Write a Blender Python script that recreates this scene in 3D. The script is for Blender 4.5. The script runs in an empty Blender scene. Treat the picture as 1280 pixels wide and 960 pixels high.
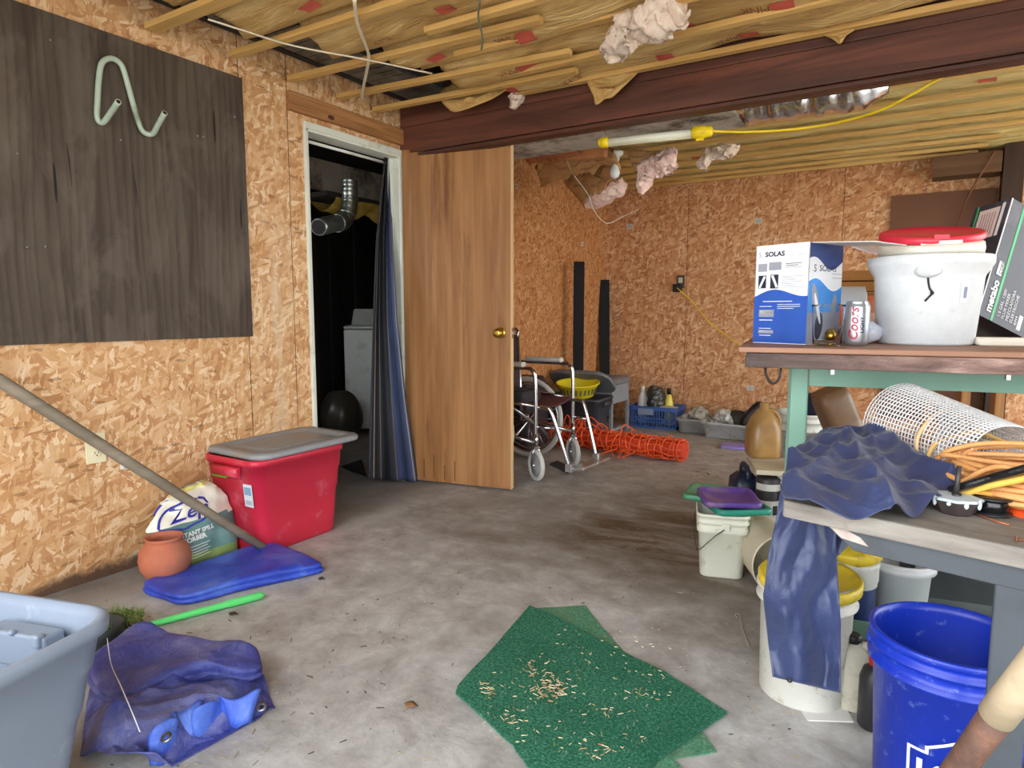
import bpy, math, random
from mathutils import Vector, Matrix, noise
from mathutils.geometry import delaunay_2d_cdt
PI = math.pi
random.seed(7)
SC = bpy.context.scene
COL = SC.collection

# ------------------------------------------------------------------ camera
F = 826.0; CX, CY = 640.0, 480.0; EYE = 1.05
PITCH = math.atan(90 / F); YAW = math.atan(518 * math.cos(PITCH) / F)
FW = Vector((-math.sin(YAW) * math.cos(PITCH), math.cos(YAW) * math.cos(PITCH), -math.sin(PITCH)))
RT = Vector((math.cos(YAW), math.sin(YAW), 0)); UP = RT.cross(FW)
EYEV = Vector((0, 0, EYE))
def at(px, py, z=None, x=None, y=None, d=None):
    """point of the room where the sight line of a photograph position meets a plane"""
    r = FW + RT * ((px - CX) / F) - UP * ((py - CY) / F)
    if z is not None: t = (z - EYE) / r.z
    elif x is not None: t = x / r.x
    elif y is not None: t = y / r.y
    else: t = d
    return EYEV + r * t
cd = bpy.data.cameras.new('camera'); cam = bpy.data.objects.new('camera', cd); COL.objects.link(cam)
cd.sensor_width = 36; cd.lens = 36 * F / 1280; cd.clip_start = .05
cam.matrix_world = Matrix(((RT.x, UP.x, -FW.x, 0), (RT.y, UP.y, -FW.y, 0), (RT.z, UP.z, -FW.z, EYE), (0, 0, 0, 1)))
SC.camera = cam

# ------------------------------------------------------------------ mesh helpers
def V(*a): return Vector(a)
def Rz(a): return Matrix.Rotation(a, 4, 'Z')
def Rx(a): return Matrix.Rotation(a, 4, 'X')
def Ry(a): return Matrix.Rotation(a, 4, 'Y')
def T(x, y=None, z=None):
    return Matrix.Translation(x if y is None else (x, y, z))
def basis(o, ex, ey=None, ez=None):
    """frame at o; ex kept, ez from hint"""
    ex = Vector(ex).normalized()
    if ez is not None:
        ey = Vector(ez).cross(ex).normalized(); ez = ex.cross(ey)
    else:
        ez = ex.cross(Vector(ey)).normalized(); ey = ez.cross(ex)
    return Matrix(((ex.x, ey.x, ez.x, o[0]), (ex.y, ey.y, ez.y, o[1]), (ex.z, ey.z, ez.z, o[2]), (0, 0, 0, 1)))
def fbm(p, s=1.0, o=3):
    return noise.fractal(Vector(p) * s, 1.0, 2.0, o)
def cr(pts, k=6, closed=False):
    """catmull-rom through points"""
    P = [Vector(p) for p in pts]; n = len(P); out = []
    segs = n if closed else n - 1
    for i in range(segs):
        if closed: a, b, c, d = P[i - 1], P[i], P[(i + 1) % n], P[(i + 2) % n]
        else:
            b, c = P[i], P[i + 1]
            a = P[i - 1] if i else b * 2 - c
            d = P[i + 2] if i + 2 < n else c * 2 - b
        for j in range(k):
            t = j / k
            out.append(.5 * ((2 * b) + (c - a) * t + (2 * a - 5 * b + 4 * c - d) * t * t + (3 * b - a - 3 * c + d) * t ** 3))
    if not closed: out.append(P[-1])
    return out
def rrect(w, d, r, n=5):
    r = min(r, w / 2 - 1e-4, d / 2 - 1e-4); pts = []
    for cx, cy, a0 in ((w/2-r, d/2-r, 0), (-w/2+r, d/2-r, PI/2), (-w/2+r, -d/2+r, PI), (w/2-r, -d/2+r, 1.5*PI)):
        for i in range(n + 1):
            a = a0 + PI / 2 * i / n; pts.append((cx + r * math.cos(a), cy + r * math.sin(a)))
    return pts

class MB:
    def __init__(s, M=None):
        s.v = []; s.f = []; s.mi = []; s.sm = []; s.M = M or Matrix(); s.m = 0; s.smooth = False
    def add(s, vs, fs, M=None, smooth=None, m=None):
        b = len(s.v); MM = s.M @ M if M is not None else s.M
        s.v += [MM @ Vector(v) for v in vs]
        for f in fs:
            s.f.append([b + i for i in f]); s.mi.append(s.m if m is None else m)
            s.sm.append(s.smooth if smooth is None else smooth)
        return s
    def box(s, c, size, M=None, m=None):
        x, y, z = [k / 2 for k in size]; c = Vector(c)
        vs = [c + Vector(p) for p in ((-x,-y,-z),(x,-y,-z),(x,y,-z),(-x,y,-z),(-x,-y,z),(x,-y,z),(x,y,z),(-x,y,z))]
        return s.add(vs, [(3,2,1,0),(4,5,6,7),(0,1,5,4),(1,2,6,5),(2,3,7,6),(3,0,4,7)], M, False, m)
    def bb(s, a, b, M=None, m=None):
        return s.box([(p + q) / 2 for p, q in zip(a, b)], [abs(q - p) for p, q in zip(a, b)], M, m)
    def loft(s, rings, cap0=True, cap1=True, M=None, smooth=True, m=None, closed=True):
        n = len(rings[0]); vs = [p for r in rings for p in r]; fs = []
        for i in range(len(rings) - 1):
            for j in range(n if closed else n - 1):
                k = (j + 1) % n
                fs.append((i*n+j, i*n+k, (i+1)*n+k, (i+1)*n+j))
        s.add(vs, fs, M, smooth, m)
        b = len(s.v) - len(vs)
        for cap, i, rev in ((cap0, 0, True), (cap1, len(rings) - 1, False)):
            if cap:
                idx = [b + i*n + j for j in range(n)]
                s.f.append(idx[::-1] if rev else idx); s.mi.append(s.m if m is None else m); s.sm.append(False)
        return s
    def lathe(s, prof, n=32, M=None, smooth=True, m=None, cap0=True, cap1=True, sx=1, sy=1):
        rings = [[(r*math.cos(2*PI*j/n)*sx, r*math.sin(2*PI*j/n)*sy, z) for j in range(n)] for r, z in prof]
        return s.loft(rings, cap0, cap1, M, smooth, m)
    def cyl(s, a, b, r, r2=None, n=16, m=None):
        a, b = Vector(a), Vector(b); r2 = r if r2 is None else r2
        return s.tube([a, b], [r, r2], n, m=m)
    def tube(s, pts, r, n=10, m=None, closed=False, smooth=True, flat=1.0):
        P = [Vector(p) for p in pts]; k = len(P)
        R = r if isinstance(r, (list, tuple)) else [r] * k
        rings = []; u = None
        for i in range(k):
            a = P[i-1] if (i or closed) else P[i]; b = P[(i+1) % k] if (i + 1 < k or closed) else P[i]
            t = (b - a).normalized()
            if u is None:
                u = t.orthogonal().normalized() if abs(t.z) > .9 else Vector((0,0,1)).cross(t).normalized()
            u = (u - t * u.dot(t)); u = u.normalized() if u.length > 1e-6 else t.orthogonal().normalized()
            w = t.cross(u)
            rings.append([P[i] + u * (R[i]*math.cos(2*PI*j/n)) + w * (R[i]*flat*math.sin(2*PI*j/n)) for j in range(n)])
        if closed: rings.append(rings[0])
        return s.loft(rings, not closed, not closed, None, smooth, m)
    def prism(s, poly, h, M=None, m=None):
        """poly in xy, from z=0 to z=h"""
        n = len(poly); vs = [(p[0], p[1], 0) for p in poly] + [(p[0], p[1], h) for p in poly]
        fs = [list(range(n))[::-1], list(range(n, 2*n))] + [(i, (i+1) % n, n+(i+1) % n, n+i) for i in range(n)]
        return s.add(vs, fs, M, False, m)
    def ball(s, c, r, n=14, k=9, M=None, m=None):
        rr = r if isinstance(r, (tuple, list)) else (r, r, r); c = Vector(c)
        rings = []
        for i in range(k + 1):
            a = -PI/2 + PI * i / k; a = max(min(a, PI/2-.02), -PI/2+.02)
            rings.append([c + Vector((rr[0]*math.cos(a)*math.cos(2*PI*j/n), rr[1]*math.cos(a)*math.sin(2*PI*j/n), rr[2]*math.sin(a))) for j in range(n)])
        return s.loft(rings, True, True, M, True, m)
    def grid(s, nu, nv, fn, M=None, mfn=None, smooth=True):
        vs = [fn(i/nu, j/nv) for j in range(nv+1) for i in range(nu+1)]; b0 = len(s.f)
        fs = [(j*(nu+1)+i, j*(nu+1)+i+1, (j+1)*(nu+1)+i+1, (j+1)*(nu+1)+i) for j in range(nv) for i in range(nu)]
        s.add(vs, fs, M, smooth)
        if mfn:
            for q in range(len(fs)): s.mi[b0+q] = mfn(((q % nu)+.5)/nu, (q//nu+.5)/nv)
        return s
    def quad(s, a, b, c, d, m=None):
        return s.add([a, b, c, d], [(0,1,2,3)], None, False, m)
    def text(s, txt, M, size, m=0, fn=None, align='LEFT', sx=1.0, shear=0.0, off=0.0):
        """flat printed lettering in the xy plane of M; fn maps flat points onto a curved surface"""
        cu = bpy.data.curves.new('t', 'FONT'); cu.body = txt; cu.size = size; cu.align_x = align; cu.shear = shear; cu.offset = off
        cu.resolution_u = 3; cu.fill_mode = 'FRONT'
        ob = bpy.data.objects.new('t', cu); COL.objects.link(ob)
        bpy.context.view_layer.update()
        me = bpy.data.meshes.new_from_object(ob.evaluated_get(bpy.context.evaluated_depsgraph_get()))
        vs = [Vector((v.co.x * sx, v.co.y, 0)) for v in me.vertices]
        if fn: vs = [Vector(fn(v)) for v in vs]
        s.add(vs, [list(p.vertices) for p in me.polygons], M, False, m)
        bpy.data.objects.remove(ob); bpy.data.curves.remove(cu); bpy.data.meshes.remove(me)
        return s

WM = {}
def obj(name, mb, mats, parent=None, bevel=0, solid=0, sub=0, label=None, seg=2, weld=False, rigid=True):
    me = bpy.data.meshes.new(name); o = bpy.data.objects.new(name, me); COL.objects.link(o)
    vs = mb.v
    if parent is not None:
        inv = WM[parent.name].inverted(); vs = [inv @ v for v in vs]; o.parent = parent
        WM[o.name] = WM[parent.name].copy()
    else:
        c = Vector((0, 0, 0))
        if rigid and vs:
            lo = [min(v[i] for v in vs) for i in range(3)]; hi = [max(v[i] for v in vs) for i in range(3)]
            c = Vector(((lo[0]+hi[0])/2, (lo[1]+hi[1])/2, lo[2]))
        o.location = c; WM[o.name] = Matrix.Translation(c); vs = [v - c for v in vs]
    me.from_pydata([tuple(v) for v in vs], [], mb.f)
    for mt in (mats if isinstance(mats, (list, tuple)) else [mats]): me.materials.append(mt)
    me.polygons.foreach_set('material_index', mb.mi); me.polygons.foreach_set('use_smooth', mb.sm)
    me.update()
    if weld:
        w = o.modifiers.new('weld', 'WELD'); w.merge_threshold = .0004
    if sub:
        sb = o.modifiers.new('subdivision', 'SUBSURF'); sb.levels = sub; sb.render_levels = sub
    if solid:
        so = o.modifiers.new('thickness', 'SOLIDIFY'); so.thickness = solid; so.offset = 0
    if bevel:
        bv = o.modifiers.new('bevel', 'BEVEL'); bv.width = bevel; bv.segments = seg; bv.limit_method = 'ANGLE'; bv.angle_limit = .6
        bv.harden_normals = False
    if label: o['label'] = label
    return o
def thing(name, label, cat, loc, group=None, rot=0):
    o = bpy.data.objects.new(name, None); COL.objects.link(o)
    M = Matrix.Translation(Vector(loc)) @ Rz(rot)
    o.location = Vector(loc); o.rotation_euler = (0, 0, rot); o.empty_display_size = .05
    WM[o.name] = M; o['label'] = label; o['category'] = cat
    if group: o['group'] = group
    return o
def tag(o, label, cat, group=None, kind=None):
    o['label'] = label; o['category'] = cat
    if group: o['group'] = group
    if kind: o['kind'] = kind
    return o
def struct(name, mb, mats, label=None, cat=None, **k):
    o = obj(name, mb, mats, rigid=False, **k); o['kind'] = 'structure'
    o['label'] = label or name.replace('_', ' '); o['category'] = cat or name.split('_')[0]
    return o

def patch(pts, levels=2, amp=0.0, fs=8.0, iters=1, cre=(), floor=None):
    """draped sheet through 3-D control points (triangulated in plan), refined and creased"""
    P = [Vector(p) for p in pts]
    r = delaunay_2d_cdt([Vector((p.x, p.y)) for p in P], [], [], 0, 1e-6)
    vs = [P[ids[0]].copy() for ids in r[3]]; fs_ = [tuple(f) for f in r[2]]
    for _ in range(levels):
        mid = {}; nf = []; cnt = {}
        def md(a, b):
            k = (min(a, b), max(a, b))
            if k not in mid: mid[k] = len(vs); vs.append((vs[a] + vs[b]) / 2)
            return mid[k]
        for a, b, c in fs_:
            x, y, z = md(a, b), md(b, c), md(c, a)
            nf += [(a, x, z), (x, b, y), (z, y, c), (x, y, z)]
        fs_ = nf
        nb = [set() for _ in vs]; ec = {}
        for f in fs_:
            for i in range(3):
                a, b = f[i], f[(i+1) % 3]; nb[a].add(b); nb[b].add(a)
                k = (min(a, b), max(a, b)); ec[k] = ec.get(k, 0) + 1
        bd = set()
        for k, c in ec.items():
            if c == 1: bd |= set(k)
        for _i in range(iters):
            nv = [v.copy() for v in vs]
            for i, v in enumerate(vs):
                if i in bd: continue
                q = Vector((0, 0, 0))
                for j in nb[i]: q += vs[j]
                nv[i] = v * .55 + q / len(nb[i]) * .45
            vs[:] = nv
    if amp:
        for i, v in enumerate(vs):
            q = noise.ridged_multi_fractal(v * fs, 1.0, 2.0, 3, 1.0, 2.0)
            v.z += amp * (q - 1.0) * .5 + amp * .4 * noise.noise(v * fs * 2.3)
    for i, v in enumerate(vs):
        for dx, dy, fr, am in cre:
            w = noise.noise(Vector((v.x*3.1+dx, v.y*3.1, fr))) * 2.4
            q = 1 - abs(math.sin((v.x*dx + v.y*dy) * fr + w)); v.z += am * (q*q - .25) * (.45 + .9*noise.noise(Vector((v.x*4, v.y*4, fr+3))))
        if floor is not None and v.z < floor: v.z = floor + .001*abs(noise.noise(v*30))
    mb = MB(); mb.smooth = True; mb.add(vs, fs_, None, True)
    # facing up
    return mb
# ------------------------------------------------------------------ materials
def lin(h):
    if isinstance(h, (tuple, list)): c = [k / 255 for k in h]
    else: c = [int(h[i:i+2], 16) / 255 for i in (0, 2, 4)]
    return tuple((k / 12.92 if k <= .04045 else ((k + .055) / 1.055) ** 2.4) for k in c) + (1,)
class NT:
    def __init__(s, name):
        s.mat = bpy.data.materials.new(name); s.mat.use_nodes = True
        s.t = s.mat.node_tree; s.b = s.t.nodes['Principled BSDF']; s.out = s.t.nodes['Material Output']
    def n(s, typ, ins=None, **props):
        nd = s.t.nodes.new('ShaderNode' + typ)
        for k, v in props.items(): setattr(nd, k, v)
        for k, v in (ins or {}).items(): s.put(nd.inputs[k], v)
        return nd
    def put(s, sock, v):
        if isinstance(v, bpy.types.NodeSocket): s.t.links.new(v, sock)
        else: sock.default_value = v
    def math(s, op, a, b=0.0, c=0.0, clamp=False):
        nd = s.n('Math', {0: a, 1: b, 2: c}, operation=op, use_clamp=clamp); return nd.outputs[0]
    def mix(s, f, a, b, mode='MIX'):
        nd = s.n('Mix', None, data_type='RGBA', blend_type=mode)
        s.put(nd.inputs[0], f); s.put(nd.inputs[6], a); s.put(nd.inputs[7], b); return nd.outputs[2]
    def ramp(s, f, stops, interp='LINEAR'):
        nd = s.n('ValToRGB', {0: f}); e = nd.color_ramp.elements; nd.color_ramp.interpolation = interp
        while len(e) < len(stops): e.new(.5)
        for q, (p, c) in zip(e, stops): q.position = p; q.color = c if len(c) == 4 else lin(c)
        return nd.outputs[0]
    def obj(s): return s.n('TexCoord').outputs['Object']
    def map(s, v, scale=(1,1,1), rot=(0,0,0), loc=(0,0,0)):
        return s.n('Mapping', {'Vector': v, 'Scale': scale, 'Rotation': rot, 'Location': loc}).outputs[0]
    def noise(s, v, sc, det=4, rough=.55, dist=0):
        return s.n('TexNoise', {'Vector': v, 'Scale': sc, 'Detail': det, 'Roughness': rough, 'Distortion': dist}).outputs[0]
    def rng(s, v, a, b, c=0.0, d=1.0):
        return s.n('MapRange', {0: v, 1: a, 2: b, 3: c, 4: d}).outputs[0]
    def bump(s, h, st=.3, dist=.01):
        s.put(s.b.inputs['Normal'], s.n('Bump', {'Height': h, 'Strength': st, 'Distance': dist}).outputs[0])
    def fin(s, col=None, rough=.6, metal=0.0, **k):
        if col is not None: s.put(s.b.inputs['Base Color'], col)
        s.put(s.b.inputs['Roughness'], rough); s.put(s.b.inputs['Metallic'], metal)
        for a, v in k.items(): s.put(s.b.inputs[a.replace('_', ' ')], v)
        return s.mat
CACHE = {}
def plain(c, rough=.5, metal=0.0, var=.10, sc=9.0, bump=.0, bs=90.0, dirt=None, dirt_amt=.5, dsc=6.0, spec=None):
    key = str((c, rough, metal, var, sc, bump, bs, dirt, dirt_amt, dsc, spec))
    if key in CACHE: return CACHE[key]
    t = NT('surface_' + str(len(CACHE))); L = lin(c); v = t.obj()
    nz = t.noise(v, sc, 5, .6)
    a = tuple(max(0, k * (1 - var)) for k in L[:3]) + (1,); b = tuple(min(1, k * (1 + var)) for k in L[:3]) + (1,)
    col = t.ramp(nz, [(.3, a), (.7, b)])
    if dirt:
        d = t.noise(t.map(v, loc=(3.1, 1.7, .4)), dsc, 6, .7)
        col = t.mix(t.rng(d, .62 - dirt_amt * .25, .8 - dirt_amt * .2), col, lin(dirt))
    if bump: t.bump(t.noise(v, bs, 3), bump, .004)
    k = {}
    if spec is not None: k['Specular_IOR_Level'] = spec
    CACHE[key] = t.fin(col, rough, metal, **k)
    return CACHE[key]

def osb(name, ax, cols, scale=1.0, seams=(), wet=None, bleach=None, red=None):
    t = NT(name); sp = t.n('SeparateXYZ', {0: t.obj()}).outputs
    h, z = sp[ax], sp[2]
    uv = t.n('CombineXYZ', {0: h, 1: z, 2: 0.0}).outputs[0]
    warp = t.n('TexNoise', {'Vector': uv, 'Scale': 9.0, 'Detail': 2.0}).outputs[1]
    uvw = t.n('VectorMath', {0: uv, 1: t.n('VectorMath', {0: warp, 1: (.5,.5,.5)}, operation='SUBTRACT').outputs[0]}, operation='MULTIPLY_ADD')
    wv = t.n('VectorMath', {0: t.n('VectorMath', {0: warp, 1: (.5, .5, .5)}, operation='SUBTRACT').outputs[0], 'Scale': .035}, operation='SCALE').outputs[0]
    uvw = t.n('VectorMath', {0: uv, 1: wv}, operation='ADD').outputs[0]
    val = None
    layers = [(.2, 13, 34, .0), (1.3, 14, 40, .45), (2.2, 17, 40, .5), (.75, 20, 60, .58), (2.75, 18, 70, .6), (1.75, 26, 80, .66)]
    for i, (ang, sl, ss, th) in enumerate(layers):
        rot = t.map(uvw, rot=(0, 0, ang), loc=(i * 3.7, i * 1.9, 0))
        st = t.map(rot, scale=(sl * scale, ss * scale, 1))
        vo = t.n('TexVoronoi', {'Vector': st, 'Scale': 1.0, 'Randomness': 1.0}, voronoi_dimensions='2D', distance='MINKOWSKI' if i % 2 else 'EUCLIDEAN')
        c = t.n('SeparateColor', {0: vo.outputs['Color']}).outputs
        gr = t.noise(t.map(rot, scale=(12, 190, 1)), 1.0, 2)
        lv = t.math('ADD', t.math('MULTIPLY', c[0], .85), t.math('MULTIPLY', gr, .3))
        if val is None: val = lv
        else:
            mk = t.math('GREATER_THAN', c[1], th)
            val = t.n('Mix', {0: mk, 2: val, 3: lv}).outputs[0]
    col = t.ramp(val, [(.08, cols[0]), (.3, cols[1]), (.55, cols[2]), (.8, cols[3]), (1.0, cols[4])])
    big = t.noise(uv, 1.3, 3)
    col = t.mix(t.rng(big, .3, .7, .0, .35), col, lin(cols[1]))
    # dark slivers
    sl = t.n('TexVoronoi', {'Vector': t.map(uvw, rot=(0,0,.5), scale=(16, 60, 1)), 'Scale': 1.0}, voronoi_dimensions='2D')
    cc = t.n('SeparateColor', {0: sl.outputs['Color']}).outputs
    dk = t.math('MULTIPLY', t.math('GREATER_THAN', cc[1], .962), t.math('LESS_THAN', sl.outputs['Distance'], .38))
    col = t.mix(t.math('MULTIPLY', dk, .45), col, lin((92, 52, 26)))
    if red:   # panels of a redder batch further back
        col = t.mix(t.math('MULTIPLY', t.math('GREATER_THAN', h, red), .8), col, t.mix(1.0, col, lin((226, 190, 156)), 'MULTIPLY'))
    for sx in seams:
        d = t.math('ABSOLUTE', t.math('SUBTRACT', h, sx))
        col = t.mix(t.math('MULTIPLY', t.math('LESS_THAN', d, .0022), .85), col, lin((50, 28, 14)))
    if wet:   # damp black stain creeping up from the floor
        y0, y1, hh = wet
        n1 = t.noise(uv, 16, 6, .75)
        m = t.math('MULTIPLY', t.rng(h, y0, y0 + .25), t.rng(h, y1 + .3, y1))
        edge = t.math('MULTIPLY', m, t.math('MULTIPLY', n1, hh * 2))
        m2 = t.rng(t.math('SUBTRACT', z, edge), .02, -.02)
        col = t.mix(t.math('MULTIPLY', m2, .9), col, lin((62, 48, 42)))
        m3 = t.rng(t.math('SUBTRACT', z, t.math('MULTIPLY', n1, .05)), .03, -.01)
        col = t.mix(t.math('MULTIPLY', m3, .55), col, lin((96, 70, 52)))
    if bleach:
        yc, w = bleach
        n2 = t.noise(t.map(uv, scale=(14, 3.2, 1)), 1.0, 5, .65)
        m = t.math('MULTIPLY', t.rng(t.math('ABSOLUTE', t.math('SUBTRACT', h, yc)), w, .0), t.rng(n2, .42, .68))
        m = t.math('MULTIPLY', m, t.rng(z, 1.75, 1.3))
        col = t.mix(t.math('MULTIPLY', m, .8), col, lin((214, 190, 158)))
    t.bump(val, .22, .004)
    return t.fin(col, .62, Specular_IOR_Level=.3)
M_OSB_L = osb('osb_left', 1, [(162, 108, 66), (192, 142, 94), (208, 163, 114), (220, 181, 136), (236, 210, 174)], .98, (2.005, 2.275, -.35, 4.35), (.9, 1.75, .05), (2.16, .14), 3.11)
M_OSB_B = osb('osb_back', 0, [(150, 94, 56), (188, 128, 84), (206, 150, 104), (220, 172, 126), (236, 202, 162)], .85, (-.62, -1.9))

def concrete():
    t = NT('concrete'); v = t.obj()
    n1 = t.noise(v, 1.1, 6, .62, .4); n2 = t.noise(v, 7, 8, .7, .3); n3 = t.noise(v, 60, 4, .6)
    col = t.ramp(n2, [(.28, (134, 130, 124)), (.5, (168, 165, 161)), (.72, (198, 197, 194))])
    # brown oily traffic stain across the middle and towards the bench
    sp = t.n('SeparateXYZ', {0: v}).outputs
    d1 = t.n('VectorMath', {0: t.map(v, scale=(.62, 1.1, 1)), 1: (-.72 * .62, 2.95 * 1.1, 0)}, operation='DISTANCE').outputs['Value']
    f1 = t.rng(t.math('ADD', d1, t.math('MULTIPLY', t.math('SUBTRACT', n1, .5), 1.6)), 1.05, .40)
    n4 = t.noise(t.map(v, scale=(1, 2.4, 1), loc=(5, 2, 0)), 3.2, 7, .68, .6)
    col = t.mix(t.math('MULTIPLY', f1, t.rng(n4, .30, .58, .42, 1.0)), col, lin((98, 82, 64)))
    d2 = t.rng(sp[1], 5.0, 6.1); col = t.mix(t.math('MULTIPLY', t.math('MULTIPLY', d2, .25), n1), col, lin((120, 98, 72)))
    f3 = t.rng(t.noise(t.map(v, loc=(9, 4, 1)), 2.2, 8, .75, 1.0), .56, .7)
    col = t.mix(t.math('MULTIPLY', f3, .45), col, lin((120, 110, 98)))
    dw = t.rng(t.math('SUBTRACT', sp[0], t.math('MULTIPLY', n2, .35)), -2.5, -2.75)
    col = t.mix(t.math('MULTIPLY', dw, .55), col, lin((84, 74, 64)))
    f4 = t.rng(t.noise(t.map(v, loc=(2, 7, 1)), 24, 6, .8), .66, .72)
    col = t.mix(t.math('MULTIPLY', f4, .7), col, lin((206, 202, 196)))
    f5 = t.rng(t.noise(t.map(v, loc=(1, 3, 1)), 30, 6, .8), .665, .72)
    col = t.mix(t.math('MULTIPLY', f5, .7), col, lin((70, 60, 50)))
    cells = t.n('TexVoronoi', {'Vector': t.map(v, loc=(.3, .2, 0)), 'Scale': 42.0})
    g = t.n('SeparateColor', {0: cells.outputs['Color']}).outputs
    sp1 = t.math('MULTIPLY', t.math('LESS_THAN', cells.outputs['Distance'], .12), t.math('GREATER_THAN', g[0], .9))
    col = t.mix(t.math('MULTIPLY', sp1, .75), col, t.mix(t.math('GREATER_THAN', g[1], .5), lin((66, 54, 42)), lin((225, 222, 216))))
    t.bump(t.math('ADD', n2, t.math('MULTIPLY', n3, .35)), .25, .012)
    return t.fin(col, t.rng(n2, .3, .7, .55, .8), Specular_IOR_Level=.35)
M_FLOOR = concrete()

def wood(name, base, dark, ax=2, gr=26.0, rough=.6, knots=False, contrast=1.0, coord_scale=1.0, stain=None, stain_th=.6):
    """grain running along axis ax"""
    t = NT(name); v = t.obj()
    s = [gr, gr, gr]; s[ax] = gr * .045
    w = t.noise(t.map(v, scale=tuple(k * coord_scale for k in s)), 1.0, 5, .6, .5)
    s2 = [6, 6, 6]; s2[ax] = .7
    w2 = t.noise(t.map(v, scale=tuple(s2), loc=(1, 2, 3)), 1.0, 3, .5, .8)
    f = t.math('ADD', t.math('MULTIPLY', w, .65), t.math('MULTIPLY', w2, .45))
    mid = tuple((a + b) / 2 for a, b in zip(base, dark))
    col = t.ramp(f, [(.5 - .2 / contrast, dark), (.52, mid), (.5 + .2 / contrast, base)])
    if stain:
        s3 = [9, 9, 9]; s3[ax] = .9
        d = t.noise(t.map(v, loc=(4, 1, 6), scale=tuple(s3)), 1.0, 6, .68, .5)
        col = t.mix(t.rng(d, stain_th - .10, stain_th + .08, 0, .8), col, lin(stain))
    t.bump(w, .15, .003)
    return t.fin(col, rough, Specular_IOR_Level=.35)
M_PINE = wood('pine_strip', (222, 184, 116), (184, 140, 76), 0, 30)
M_PINE_Y = wood('pine_strip_y', (214, 166, 100), (158, 108, 58), 1, 30)
M_HEADER = wood('header_board', (180, 128, 80), (108, 70, 38), 1, 44, contrast=1.3)
M_BEAM = wood('beam_wood', (112, 66, 50), (52, 31, 24), 0, 14, .5, stain=(36, 20, 14), stain_th=.58)
M_DOOR = wood('door_veneer', (172, 124, 78), (132, 88, 50), 2, 22, .45, contrast=1.25, stain=(104, 62, 32), stain_th=.62)
M_DOOR_EDGE = wood('door_edge', (226, 196, 148), (190, 150, 100), 2, 30)
M_PANEL = None
def panel_mat():
    t = NT('brown_painted_plywood'); v = t.obj()
    w = t.noise(t.map(v, scale=(1, 9.0, 1.3)), 1.0, 4, .6, 1.4)
    ww = t.n('TexWave', {'Vector': t.map(v, scale=(1, 1, .12)), 'Scale': 9.0, 'Distortion': 11.0, 'Detail': 2.0, 'Detail Scale': .7}, bands_direction='Y').outputs[1]
    col = t.ramp(w, [(.3, (60, 49, 40)), (.5, (78, 67, 56)), (.75, (94, 83, 70))])
    col = t.mix(t.rng(ww, .62, .95, 0, .35), col, lin((48, 34, 27)))
    n2 = t.noise(t.map(v, scale=(1, 5.5, 2.6), loc=(2, 3, 1)), 1.0, 5, .62, .6)
    zz = t.n('SeparateXYZ', {0: v}).outputs[2]
    col = t.mix(t.math('MULTIPLY', t.rng(n2, .5, .6), t.rng(zz, 1.95, 1.5, 0, .42)), col, lin((104, 92, 82)))
    c2 = t.n('TexVoronoi', {'Vector': t.map(v, scale=(1, 60, 4.2), loc=(1, 0, .5)), 'Scale': 1.0})
    g = t.n('SeparateColor', {0: c2.outputs['Color']}).outputs
    m = t.math('MULTIPLY', t.math('GREATER_THAN', g[0], .996), t.math('LESS_THAN', c2.outputs['Distance'], .3))
    col = t.mix(m, col, lin((22, 15, 12)))
    c3 = t.n('TexVoronoi', {'Vector': v, 'Scale': 22.0}); g3 = t.n('SeparateColor', {0: c3.outputs['Color']}).outputs
    m3 = t.math('MULTIPLY', t.math('GREATER_THAN', g3[0], .93), t.math('LESS_THAN', c3.outputs['Distance'], .1))
    col = t.mix(m3, col, lin((26, 18, 15)))
    t.bump(ww, .18, .004)
    return t.fin(col, .55, Specular_IOR_Level=.3)
M_PANEL = panel_mat()

def kraft(nm, c1, c2, c3):
    t = NT(nm); v = t.obj()
    n = t.noise(t.map(v, scale=(2, 7, 4)), 1.0, 5, .62, 1.0)
    col = t.ramp(n, [(.28, c1), (.5, c2), (.72, c3)])
    q = t.noise(t.map(v, scale=(3, 26, 3)), 1.0, 5, .65, 2.5)
    t.bump(t.math('ADD', q, t.math('MULTIPLY', n, .5)), .8, .035)
    return t.fin(col, .45, Specular_IOR_Level=.4)
M_KRAFT = kraft('kraft_paper', (178, 136, 80), (210, 172, 108), (234, 204, 142))
M_KRAFT_LIT = kraft('lit_kraft_paper', (206, 178, 104), (230, 208, 138), (242, 226, 166))  # same kraft with the bright rear light put into its colour
M_RED_INK = plain((186, 84, 68), .55, var=.25)
M_INK = plain((142, 84, 50), .6, var=.15)
def fluff(name, a, b, sc=16):
    t = NT(name); v = t.obj(); n = t.noise(v, sc, 7, .7, .8)
    t.bump(t.noise(v, sc * 2, 8, .75, 1.2), .5, .015)
    return t.fin(t.ramp(n, [(.3, a), (.7, b)]), .95, Specular_IOR_Level=.1)
M_PINK = fluff('pink_fibreglass', (226, 182, 170), (248, 226, 214))
M_YELLOWW = fluff('yellow_fibreglass', (150, 120, 40), (206, 178, 90))
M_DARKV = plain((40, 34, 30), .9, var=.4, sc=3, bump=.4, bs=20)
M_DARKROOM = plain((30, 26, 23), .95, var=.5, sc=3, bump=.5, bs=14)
M_WHITEPAINT = plain((226, 226, 220), .4, var=.05, dirt=(150, 146, 132), dirt_amt=.25)
M_JAMB = plain((218, 221, 208), .45, var=.05, sc=4, dirt=(168, 166, 148), dirt_amt=.2)
M_CHROME = plain((205, 207, 210), .18, 1.0, var=.06)
M_STEEL = plain((150, 150, 150), .35, 1.0, var=.2)
M_GALV = plain((150, 156, 152), .32, .9, var=.3, sc=14)
M_BRASS = plain((184, 146, 66), .28, 1.0, var=.15)
M_BLACK = plain((20, 20, 22), .5, var=.3)
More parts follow.
